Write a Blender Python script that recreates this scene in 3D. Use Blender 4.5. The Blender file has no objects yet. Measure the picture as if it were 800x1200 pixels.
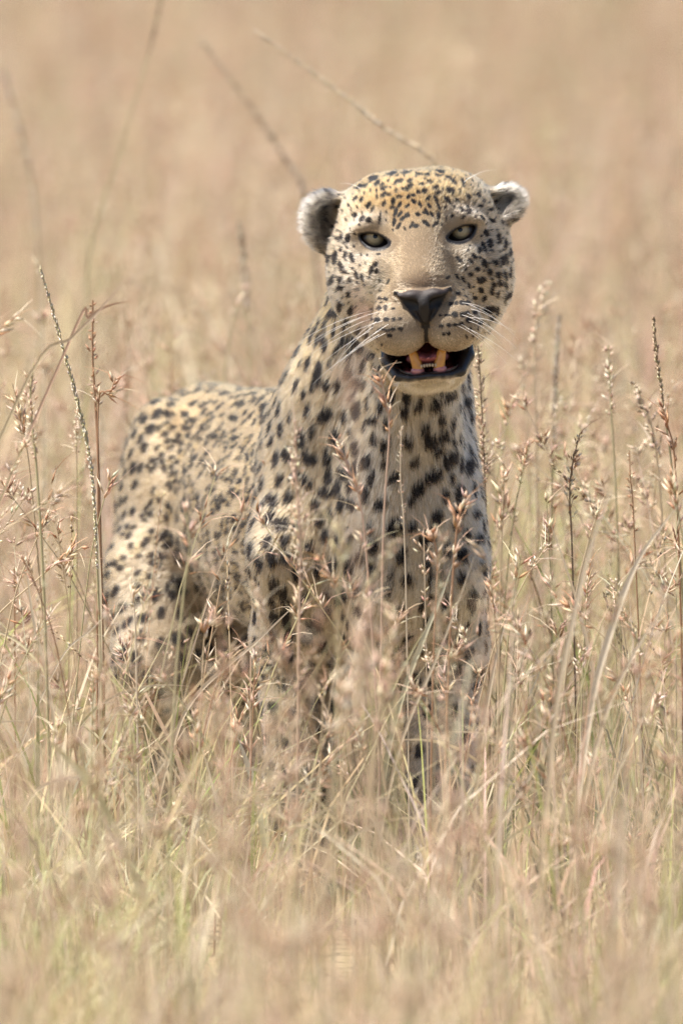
import bpy, math, time
import numpy as np
from mathutils import Vector
from mathutils.bvhtree import BVHTree

T0 = time.time()
rng = np.random.default_rng(7)
SC = bpy.context.scene
COL = SC.collection
GRASS = True

# ------------------------------------------------------------------ camera
D = 20.0                    # metres to the leopard
CAM_H = 1.6                 # eye height in an open vehicle
LOOK_H = 0.50               # height on the leopard's plane at the frame centre
cam_d = bpy.data.cameras.new('camera')
cam = bpy.data.objects.new('camera', cam_d)
COL.objects.link(cam)
SC.camera = cam
PITCH = math.atan2(CAM_H - LOOK_H, D)
cam.location = (0, -D, CAM_H)
cam.rotation_euler = (math.pi / 2 - PITCH, 0, 0)
cam_d.sensor_fit = 'VERTICAL'
cam_d.sensor_height = 36
DIST = math.hypot(D, CAM_H - LOOK_H)
cam_d.lens = 36 * DIST / 1.2
cam_d.clip_end = 3000
cam_d.dof.use_dof = True
cam_d.dof.focus_distance = DIST - 0.06
cam_d.dof.aperture_fstop = cam_d.lens / 98.0

# ------------------------------------------------------------------ world and sun
SUN_EL, SUN_AZ = 66.0, -97.0      # azimuth from +Y towards +X: the sun stands left, a little towards the viewer
world = bpy.data.worlds.new('World')
SC.world = world
world.use_nodes = True
wn = world.node_tree
bg = wn.nodes['Background']
sky = wn.nodes.new('ShaderNodeTexSky')
sky.sky_type = 'NISHITA'
sky.sun_disc = False
sky.sun_elevation = math.radians(SUN_EL)
sky.sun_rotation = math.radians(SUN_AZ)
sky.air_density = 1.0
sky.dust_density = 2.0
wn.links.new(sky.outputs[0], bg.inputs[0])
bg.inputs[1].default_value = 0.09
sd = bpy.data.lights.new('sun', 'SUN')
sd.energy = 5.0
sd.angle = math.radians(0.6)
sd.color = (1.0, 0.94, 0.86)
sun = bpy.data.objects.new('sun', sd)
COL.objects.link(sun)
_a, _e = math.radians(SUN_AZ), math.radians(SUN_EL)
SUN_DIR = Vector((math.sin(_a) * math.cos(_e), math.cos(_a) * math.cos(_e), math.sin(_e)))
sun.rotation_euler = SUN_DIR.to_track_quat('Z', 'Y').to_euler()
sun.location = (-3, -3, 8)
SC.view_settings.view_transform = 'Standard'
SC.view_settings.look = 'None'
SC.view_settings.gamma = 1
SC.view_settings.use_curve_mapping = False
SC.view_settings.exposure = 0.94
SC.cycles.use_denoising = True
SC.cycles.denoiser = 'OPENIMAGEDENOISE'
SC.cycles.denoising_input_passes = 'RGB_ALBEDO'
SC.cycles.denoising_prefilter = 'NONE'
SC.cycles.max_bounces = 8
SC.cycles.diffuse_bounces = 4
SC.cycles.transmission_bounces = 6
SC.cycles.transparent_max_bounces = 8
SC.cycles_curves.shape = 'RIBBONS'

# ------------------------------------------------------------------ pixel -> place
_cp, _sp = math.cos(PITCH), math.sin(PITCH)
CAMP = np.array([0, -D, CAM_H])
FWD = np.array([0, _cp, -_sp])
UPV = np.array([0, _sp, _cp])
def ray(px, py):
    u = (px - 400) / 1000.0 / DIST
    v = (600 - py) / 1000.0 / DIST
    return np.array([u, 0, 0]) + FWD + UPV * v
def at(px, py, Y):
    """point seen at photo pixel (px, py) that stands at depth Y (0 = the leopard's face)"""
    r = ray(px, py)
    t = (Y + D) / r[1]
    return CAMP + r * t

# ------------------------------------------------------------------ helpers
def attr_mat(name, rough=0.8, transl=0.0, spec=0.3, noise=0.0, nscale=60.0):
    m = bpy.data.materials.new(name)
    m.use_nodes = True
    nt = m.node_tree
    p = nt.nodes['Principled BSDF']
    out = nt.nodes['Material Output']
    a = nt.nodes.new('ShaderNodeAttribute'); a.attribute_name = 'Col'
    src = a.outputs['Color']
    if noise:
        tc = nt.nodes.new('ShaderNodeTexCoord')
        nz = nt.nodes.new('ShaderNodeTexNoise'); nz.inputs['Scale'].default_value = nscale
        nt.links.new(tc.outputs['Object'], nz.inputs['Vector'])
        mr = nt.nodes.new('ShaderNodeMapRange')
        mr.inputs[3].default_value = 1 - noise; mr.inputs[4].default_value = 1 + noise
        nt.links.new(nz.outputs['Fac'], mr.inputs[0])
        mx = nt.nodes.new('ShaderNodeVectorMath'); mx.operation = 'SCALE'
        nt.links.new(src, mx.inputs[0]); nt.links.new(mr.outputs[0], mx.inputs['Scale'])
        src = mx.outputs[0]
    nt.links.new(src, p.inputs['Base Color'])
    p.inputs['Roughness'].default_value = rough
    p.inputs['Specular IOR Level'].default_value = spec
    if transl:
        t = nt.nodes.new('ShaderNodeBsdfTranslucent')
        nt.links.new(src, t.inputs['Color'])
        mix = nt.nodes.new('ShaderNodeMixShader'); mix.inputs[0].default_value = transl
        nt.links.new(p.outputs[0], mix.inputs[1]); nt.links.new(t.outputs[0], mix.inputs[2])
        nt.links.new(mix.outputs[0], out.inputs['Surface'])
    return m

def plain_mat(name, color, rough=0.5, spec=0.5, coat=0.0, sss=0.0, noise=0.15, nscale=200.0, color2=None):
    m = bpy.data.materials.new(name)
    m.use_nodes = True
    nt = m.node_tree
    p = nt.nodes['Principled BSDF']
    tc = nt.nodes.new('ShaderNodeTexCoord')
    nz = nt.nodes.new('ShaderNodeTexNoise'); nz.inputs['Scale'].default_value = nscale
    nt.links.new(tc.outputs['Object'], nz.inputs['Vector'])
    r = nt.nodes.new('ShaderNodeValToRGB')
    c = np.array(color); c2 = np.array(color2 if color2 else c * (1 - noise))
    r.color_ramp.elements[0].position = 0.3; r.color_ramp.elements[1].position = 0.7
    r.color_ramp.elements[0].color = (*c2, 1); r.color_ramp.elements[1].color = (*c, 1)
    nt.links.new(nz.outputs['Fac'], r.inputs[0]); nt.links.new(r.outputs[0], p.inputs['Base Color'])
    p.inputs['Roughness'].default_value = rough
    p.inputs['Specular IOR Level'].default_value = spec
    p.inputs['Coat Weight'].default_value = coat
    p.inputs['Coat Roughness'].default_value = 0.08
    if sss:
        p.inputs['Subsurface Weight'].default_value = sss
        p.inputs['Subsurface Radius'].default_value = (0.004, 0.002, 0.001)
    return m

def mesh_obj(name, V, F, mat, parent=None, col=None, smooth=False):
    """V (n,3); F (m,3) or (m,4) int array"""
    V = np.asarray(V, np.float32); F = np.asarray(F, np.int32)
    me = bpy.data.meshes.new(name)
    k = F.shape[1]
    me.vertices.add(len(V)); me.vertices.foreach_set('co', V.ravel())
    me.loops.add(F.size); me.loops.foreach_set('vertex_index', F.ravel())
    me.polygons.add(len(F))
    me.polygons.foreach_set('loop_start', np.arange(0, F.size, k, dtype=np.int32))
    me.polygons.foreach_set('loop_total', np.full(len(F), k, np.int32))
    me.update(calc_edges=True)
    if col is not None:
        a = me.attributes.new('Col', 'FLOAT_COLOR', 'POINT')
        c = np.ones((len(V), 4), np.float32); c[:, :3] = col
        a.data.foreach_set('color', c.ravel())
    if smooth:
        me.polygons.foreach_set('use_smooth', np.ones(len(F), bool))
    me.materials.append(mat)
    o = bpy.data.objects.new(name, me)
    COL.objects.link(o)
    if parent is not None: o.parent = parent
    return o

def curves_obj(name, P, R, C, mat, parent=None):
    """P (n,k,3) points, R (n,k) radius, C (n,3) colour of each hair"""
    n, k = P.shape[:2]
    cu = bpy.data.hair_curves.new(name)
    cu.add_curves([k] * n)
    cu.attributes['position'].data.foreach_set('vector', P.astype(np.float32).ravel())
    ra = cu.attributes.get('radius') or cu.attributes.new('radius', 'FLOAT', 'POINT')
    ra.data.foreach_set('value', R.astype(np.float32).ravel())
    ca = cu.attributes.new('Col', 'FLOAT_COLOR', 'CURVE')
    c4 = np.ones((n, 4), np.float32); c4[:, :3] = C
    ca.data.foreach_set('color', c4.ravel())
    cu.materials.append(mat)
    o = bpy.data.objects.new(name, cu)
    COL.objects.link(o)
    if parent is not None: o.parent = parent
    return o

def tag(o, label=None, cat=None, group=None, kind=None):
    if label: o['label'] = label
    if cat: o['category'] = cat
    if group: o['group'] = group
    if kind: o['kind'] = kind
    return o
def empty(name, loc=(0, 0, 0)):
    o = bpy.data.objects.new(name, None); COL.objects.link(o)
    o.empty_display_size = 0.05
    o.location = loc
    return o

_perm = np.random.default_rng(3).random((64, 64, 64)).astype(np.float32)
def vnoise(P, scale):
    q = np.asarray(P) * scale
    i = np.floor(q).astype(int); f = q - i
    f = f * f * (3 - 2 * f)
    r = 0
    for dx in (0, 1):
        wx = f[..., 0] if dx else 1 - f[..., 0]
        for dy in (0, 1):
            wy = f[..., 1] if dy else 1 - f[..., 1]
            for dz in (0, 1):
                wz = f[..., 2] if dz else 1 - f[..., 2]
                r = r + wx * wy * wz * _perm[(i[..., 0] + dx) & 63, (i[..., 1] + dy) & 63, (i[..., 2] + dz) & 63]
    return r
def sstep(a, b, x):
    t = np.clip((x - a) / (b - a), 0, 1)
    return t * t * (3 - 2 * t)
def nrm(v):
    return v / np.maximum(np.linalg.norm(v, axis=-1, keepdims=True), 1e-9)
def mix(a, b, t):
    t = np.asarray(t)[..., None]
    return np.asarray(a) * (1 - t) + np.asarray(b) * t

# ------------------------------------------------------------------ ground
def build_ground():
    n = 61
    g = np.sign(np.linspace(-1, 1, n)) * np.abs(np.linspace(-1, 1, n)) ** 4 * 1500
    X, Y = np.meshgrid(g, g, indexing='ij')
    Z = np.zeros_like(X)
    V = np.stack([X, Y, Z], -1).reshape(-1, 3)
    idx = np.arange(n * n).reshape(n, n)
    F = np.stack([idx[:-1, :-1], idx[1:, :-1], idx[1:, 1:], idx[:-1, 1:]], -1).reshape(-1, 4)
    m = plain_mat('dry_soil_and_straw', (0.33, 0.25, 0.155), rough=0.95, spec=0.1, nscale=1.7, color2=(0.22, 0.165, 0.10))
    o = mesh_obj('ground', V, F, m)
    tag(o, 'dry savannah ground under the tall straw coloured grass', 'ground', kind='structure')
build_ground()

# ------------------------------------------------------------------ leopard: signed distance shape
# head frame: x = picture right, y = towards the viewer, z = up, in millimetres, turned to face the vehicle
HO = at(491, 300, 0.0)
EYv = -FWD
EX0 = np.array([1.0, 0, 0]); EZ0 = UPV.copy()
_r = math.radians(4.5)
HEX = EX0 * math.cos(_r) + EZ0 * math.sin(_r)
HEZ = -EX0 * math.sin(_r) + EZ0 * math.cos(_r)
HEY = EYv
HM = np.stack([HEX, HEY, HEZ])         # rows: head axes in the world
def h2w(p): return HO + (np.asarray(p, float) / 1000.0) @ HM
def w2h(P): return (P - HO) @ HM.T * 1000.0

def axis(lo, hi, segs):
    """segs: list of (start, end, step); coarse elsewhere is given too"""
    out = []
    for a, b, s in segs:
        n = max(1, int(round((b - a) / s)))
        out.append(np.linspace(a, b, n, endpoint=False))
    out.append([hi])
    return np.concatenate(out).astype(np.float32)
hx, hy, hz = HO
GX = axis(0, 0.30, [(-0.42, hx - 0.150, 0.0075), (hx - 0.150, hx + 0.150, 0.002), (hx + 0.150, 0.30, 0.0075)])
GY = axis(0, 1.75, [(-0.17, 0.07, 0.002), (0.07, 0.2, 0.0045), (0.2, 1.75, 0.0105)])
GZ = axis(0, hz + 0.13, [(-0.02, hz - 0.175, 0.0085), (hz - 0.175, hz + 0.13, 0.002)])
SDF = np.full((len(GX), len(GY), len(GZ)), 1.0, np.float32)

def sub(lo, hi):
    s = []
    for g, a, b in zip((GX, GY, GZ), lo, hi):
        i0 = max(0, np.searchsorted(g, a) - 1); i1 = min(len(g), np.searchsorted(g, b) + 1)
        s.append(slice(i0, max(i1, i0 + 1)))
    return tuple(s)
def pts(s):
    return np.stack(np.broadcast_arrays(GX[s[0]][:, None, None], GY[s[1]][None, :, None], GZ[s[2]][None, None, :]), -1)
def smin(a, b, k):
    h = np.maximum(k - np.abs(a - b), 0) / k
    return np.minimum(a, b) - h * h * k * 0.25
def f_ell(P, c, M, r):
    q = (P - c.astype(np.float32)) @ M.T.astype(np.float32)
    r = np.asarray(r, np.float32)
    k0 = np.linalg.norm(q / r, axis=-1); k1 = np.linalg.norm(q / (r * r), axis=-1)
    return k0 * (k0 - 1) / np.maximum(k1, 1e-6)
def f_cone(P, a, b, ra, rb):
    a = a.astype(np.float32); b = b.astype(np.float32)
    ab = b - a
    t = np.clip(((P - a) @ ab) / (ab @ ab), 0, 1)
    return np.linalg.norm(P - a - t[..., None] * ab, axis=-1) - (ra + (rb - ra) * t)
def apply(lo, hi, fn, k, op):
    m = k + 0.012
    s = sub(np.asarray(lo) - m, np.asarray(hi) + m)
    d = fn(pts(s)).astype(np.float32)
    cur = SDF[s]
    if op == 'u': SDF[s] = smin(cur, d, k)
    else: SDF[s] = -smin(-cur, d, k)
def ell(c, r, M=np.eye(3), k=0.03, op='u'):
    c = np.asarray(c, float); R = max(r)
    apply(c - R, c + R, lambda P: f_ell(P, c, np.asarray(M), r), k, op)
def cone(a, b, ra, rb, k=0.03, op='u'):
    a = np.asarray(a, float); b = np.asarray(b, float); R = max(ra, rb)
    apply(np.minimum(a, b) - R, np.maximum(a, b) + R, lambda P: f_cone(P, a, b, ra, rb), k, op)
def rot(ax, deg):
    t = math.radians(deg); c, s = math.cos(t), math.sin(t)
    if ax == 'x': return np.array([[1, 0, 0], [0, c, -s], [0, s, c]])
    if ax == 'y': return np.array([[c, 0, s], [0, 1, 0], [-s, 0, c]])
    return np.array([[c, -s, 0], [s, c, 0], [0, 0, 1]])
def hell(c, r, k=12, op='u', L=np.eye(3), both=True):
    for sx in ((1, -1) if both else (1,)):
        S = np.diag([sx, 1, 1])
        ell(h2w(np.array(c) * (sx, 1, 1)), np.array(r) / 1000.0, (np.asarray(L) @ S) @ HM, k / 1000.0, op)
def hcone(a, b, ra, rb, k=8, op='u', both=True):
    for sx in ((1, -1) if both else (1,)):
        cone(h2w(np.array(a) * (sx, 1, 1)), h2w(np.array(b) * (sx, 1, 1)), ra / 1000, rb / 1000, k / 1000, op)

# body axis runs from the rump back-left to the chest front-right
BA = nrm(np.array([0.22, -0.97, 0.03]))           # rump -> chest
BX = nrm(np.cross(BA, [0, 0, 1]))                 # across
BM = np.stack([BX, BA, np.cross(BX, BA)])
def build_body():
    # torso
    ell((0.020, 0.34, 0.470), (0.108, 0.25, 0.150), BM, 0.05)
    ell((-0.045, 0.62, 0.450), (0.118, 0.28, 0.138), BM, 0.05)
    ell((-0.11, 0.86, 0.455), (0.098, 0.22, 0.118), BM, 0.05)
    ell((-0.165, 1.06, 0.480), (0.088, 0.18, 0.106), BM, 0.05)
    cone((0.02, 0.30, 0.590), (-0.165, 1.08, 0.553), 0.038, 0.036, 0.05)     # spine
    ell((0.005, 0.33, 0.59), (0.050, 0.13, 0.05), BM, 0.05)                  # withers
    # chest and neck
    ell((0.060, 0.17, 0.480), (0.078, 0.12, 0.14), BM, 0.05)
    cone((0.075, 0.10, 0.79), (0.042, 0.20, 0.62), 0.070, 0.096, 0.05)
    cone((0.042, 0.20, 0.62), (0.035, 0.26, 0.50), 0.096, 0.108, 0.05)
    cone((0.090, 0.03, 0.68), (0.075, 0.12, 0.52), 0.046, 0.064, 0.045)      # throat and breast
    ell((0.035, 0.30, 0.395), (0.075, 0.20, 0.095), BM, 0.05)                # brisket
    cone((-0.050, 0.29, 0.595), (-0.070, 0.17, 0.44), 0.022, 0.028, 0.04)   # edge of the shoulder blade
    cone((0.105, 0.22, 0.58), (0.132, 0.125, 0.42), 0.022, 0.032, 0.03)
    # shoulders, front legs
    ell((-0.038, 0.245, 0.485), (0.055, 0.105, 0.17), BM, 0.035)
    ell((0.112, 0.20, 0.465), (0.040, 0.10, 0.150), BM, 0.035)
    for x0, y0, x1 in ((-0.042, 0.215, -0.052), (0.110, 0.17, 0.118)):
        cone((x0, y0, 0.44), (x1, y0 + 0.05, 0.33), 0.064 if x0 < 0 else 0.050, 0.048, 0.035)
        cone((x1, y0 + 0.05, 0.33), (x1, y0 + 0.0, 0.155), 0.05, 0.036, 0.03)
        cone((x1, y0, 0.155), (x1, y0 - 0.01, 0.06), 0.036, 0.034, 0.03)
        ell((x1, y0 - 0.055, 0.035), (0.044, 0.065, 0.034), np.eye(3), 0.02)
        for q in (-0.027, -0.009, 0.009, 0.027):
            ell((x1 + q, y0 - 0.105 + abs(q) * 0.6, 0.026), (0.0125, 0.026, 0.02), np.eye(3), 0.006)
    # haunches, hind legs
    for sgn in (-1, 1):
        c = np.array([-0.155, 1.0, 0.0]) + BX * sgn * -0.066
        cx = c[0]; cy = c[1]
        ell((cx, cy, 0.42), (0.052, 0.135, 0.165), BM, 0.025)
        cone((cx, cy - 0.05, 0.36), (cx, cy - 0.11, 0.27), 0.075, 0.058, 0.04)
        cone((cx, cy - 0.11, 0.27), (cx, cy + 0.075, 0.155), 0.052, 0.030, 0.03)
        cone((cx, cy + 0.075, 0.155), (cx, cy + 0.01, 0.05), 0.028, 0.030, 0.02)
        ell((cx, cy - 0.03, 0.034), (0.040, 0.065, 0.032), np.eye(3), 0.02)
        for q in (-0.025, -0.008, 0.008, 0.025):
            ell((cx + q, cy - 0.082 + abs(q) * 0.6, 0.025), (0.0115, 0.024, 0.019), np.eye(3), 0.006)
    # tail hangs behind the rump and curls up off the ground
    tp = [(-0.19, 1.20, 0.52), (-0.21, 1.32, 0.42), (-0.22, 1.40, 0.28), (-0.22, 1.48, 0.16), (-0.215, 1.58, 0.12), (-0.21, 1.67, 0.17)]
    for i in range(5):
        cone(tp[i], tp[i + 1], 0.034 - 0.003 * i, 0.031 - 0.003 * i, 0.03)

EYE = np.array([51.0, 40.0, 23.0]); EYE_R = 19.0
EYE_TILT = 20.0
def almond(P, sx):
    """2-D lens shape of the eye opening, in head mm; negative inside"""
    x = (P[..., 0] * sx - EYE[0]); z = P[..., 2] - EYE[2]
    t = math.radians(EYE_TILT)
    u = x * math.cos(t) + z * math.sin(t); v = -x * math.sin(t) + z * math.cos(t)
    w, hu, hl = 17.5, 5.4, 9.6
    Ru = (w * w + hu * hu) / (2 * hu); Rl = (w * w + hl * hl) / (2 * hl)
    up = np.hypot(u, v + (Ru - hu)) - Ru
    lo = np.hypot(u, v - (Rl - hl)) - Rl
    return np.maximum(up, lo)

LIPS = [((48, 60, -97), (47, 78, -121), 5.5, 7.5), ((47, 78, -121), (37, 95, -139), 7.5, 6.0), ((37, 95, -139), (22, 106, -143), 6.0, 4.4), ((22, 106, -143), (0, 110, -142), 4.4, 3.4)]
CAV = ((0, 78, -117), (41, 62, 21))
def build_head():
    # skull
    hell((0, -30, 25), (96, 95, 75), 30, both=False)
    hell((35, -28, 38), (60, 80, 60), 20)
    hell((0, 22, 55), (62, 46, 42), 20, both=False)
    hell((66, -12, -22), (42, 62, 62), 25)
    hell((40, 5, -70), (40, 56, 40), 20)
    hell((58, 30, -20), (34, 34, 34), 18)                 # cheekbone under the eye
    # bridge of the nose and muzzle
    hcone((0, 42, 48), (0, 102, -34), 39, 34, 18, both=False)
    hell((0, 84, -66), (58, 48, 42), 16, both=False)
    hell((50, 42, 43), (32, 22, 11), 8, L=rot('y', -18))        # brow
    hell((43, 62, -20), (26, 27, 34), 16)
    # lower jaw
    hell((0, 52, -135), (40, 52, 16), 12, both=False)
    hell((0, 84, -142), (27, 22, 10), 10, both=False)
    hell((20, 20, -118), (32, 48, 32), 18)
    # mouth
    hell(*CAV, k=4, op='s', both=False)
    hell((0, 30, -112), (34, 60, 20), k=6, op='s', both=False)
    hell((31, 110, -84), (35, 34, 31), 5)
    hell((40, 82, -82), (22, 34, 20), 8)
    for a, b, ra, rb in LIPS: hcone(a, b, ra, rb, 3)
    # nose leather
    hell((0, 128, -54), (24, 17, 13), 5, both=False)
    hell((13, 132, -48), (13, 13, 8), 4)
    hcone((0, 137, -60), (0, 136, -76), 10, 5, 5, both=False)
    hcone((26, 130, -48), (32, 124, -44), 6, 4, 4)
    hcone((12, 141, -59), (22, 134, -55), 6.5, 6.5, 2, op='s')
    hcone((22, 134, -55), (35, 125, -43), 5.0, 2.4, 2, op='s')
    hcone((0, 152, -54), (0, 147, -96), 1.8, 2.6, 3, op='s', both=False)
    # eyes: lids over the ball, then the almond opening
    hell(EYE, (EYE_R + 3.5,) * 3, 12)
    for sx in (1, -1):
        c = h2w(EYE * (sx, 1, 1))
        def fn(P, sx=sx):
            q = ((P - HO) @ HM.T * 1000.0)
            return np.maximum(almond(q, sx), EYE[1] - 2 - q[..., 1]) / 1000.0
        apply(c - 0.032, c + 0.032, fn, 0.002, 's')
    # ears
    for sx, cx, cz, rx, rz, yaw, roll in ((-1, 94, 45, 35, 41, -12, 34), (1, 97, 50, 33, 22, 22, -32)):
        S = np.diag([sx, 1, 1])
        L = rot('z', yaw * 1.0) @ rot('y', -roll)
        c = np.array([cx, -28, cz])
        ell(h2w(c * (sx, 1, 1)), np.array([rx, 17, rz]) / 1000, (L @ S) @ HM, 0.010)
        f = L.T @ np.array([0, 17, 3])
        ell(h2w((c + f) * (sx, 1, 1)), np.array([rx * 0.74, 17, rz * 0.76]) / 1000, (L @ S) @ HM, 0.004, 's')

def surface_nets():
    s = SDF < 0
    nx, ny, nz = SDF.shape
    c = np.zeros((nx - 1, ny - 1, nz - 1), np.int8)
    for a in (0, 1):
        for b in (0, 1):
            for d in (0, 1):
                c += s[a:nx - 1 + a, b:ny - 1 + b, d:nz - 1 + d]
    I, J, K = np.nonzero((c > 0) & (c < 8))
    idx = np.full(c.shape, -1, np.int32); idx[I, J, K] = np.arange(len(I))
    acc = np.zeros((len(I), 3)); cnt = np.zeros(len(I))
    G = (GX, GY, GZ)
    corners = [(a, b, d) for a in (0, 1) for b in (0, 1) for d in (0, 1)]
    for ca in corners:
        for ax in range(3):
            if ca[ax]: continue
            cb = list(ca); cb[ax] = 1
            va = SDF[I + ca[0], J + ca[1], K + ca[2]]; vb = SDF[I + cb[0], J + cb[1], K + cb[2]]
            m = (va < 0) != (vb < 0)
            t = va[m] / (va[m] - vb[m])
            base = [I[m] + ca[0], J[m] + ca[1], K[m] + ca[2]]
            p = np.stack([G[q][base[q]] for q in range(3)], -1).astype(float)
            p[:, ax] += t * (G[ax][base[ax] + 1] - G[ax][base[ax]])
            acc[m] += p; cnt[m] += 1
    V = acc / cnt[:, None]
    F = []
    for ax in range(3):
        sl0 = [slice(None)] * 3; sl1 = [slice(None)] * 3
        sl0[ax] = slice(0, -1); sl1[ax] = slice(1, None)
        e = np.nonzero(s[tuple(sl0)] != s[tuple(sl1)])
        e = np.stack(e, -1)
        b, d = (ax + 1) % 3, (ax + 2) % 3
        ok = (e[:, b] > 0) & (e[:, d] > 0) & (e[:, b] < SDF.shape[b] - 1) & (e[:, d] < SDF.shape[d] - 1)
        e = e[ok]
        inside = s[e[:, 0], e[:, 1], e[:, 2]]
        q = []
        for ob, od in ((1, 1), (0, 1), (0, 0), (1, 0)):
            f = e.copy(); f[:, b] -= ob; f[:, d] -= od
            q.append(idx[f[:, 0], f[:, 1], f[:, 2]])
        q = np.stack(q, -1)
        q[~inside] = q[~inside][:, ::-1]
        F.append(q)
    F = np.concatenate(F)
    F = F[(F >= 0).all(1)]
    return V, F

def vertex_normals(V, F):
    n = np.cross(V[F[:, 2]] - V[F[:, 0]], V[F[:, 3]] - V[F[:, 1]])
    N = np.zeros_like(V)
    for i in range(4): np.add.at(N, F[:, i], n)
    return nrm(N)

build_body(); build_head()
BV, BF = surface_nets()
# keep only the largest connected shell's verts in use (drop stray specks) and relax a little
def relax(V, F, it, lam):
    E = np.concatenate([F[:, [0, 1]], F[:, [1, 2]], F[:, [2, 3]], F[:, [3, 0]]])
    deg = np.bincount(E.ravel(), minlength=len(V)).astype(float)[:, None]
    for _ in range(it):
        S = np.zeros_like(V)
        for ax in range(3):
            S[:, ax] = np.bincount(E[:, 0], V[E[:, 1], ax], len(V)) + np.bincount(E[:, 1], V[E[:, 0], ax], len(V))
        V = V + lam * (S / np.maximum(deg, 1) - V)
    return V
BV = relax(BV, BF, 2, 0.4)
BN = vertex_normals(BV, BF)
del SDF
bvh = BVHTree.FromPolygons(BV.tolist(), BF.tolist())
print('leopard mesh', len(BV), 'verts', round(time.time() - T0, 1), 's')

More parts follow.
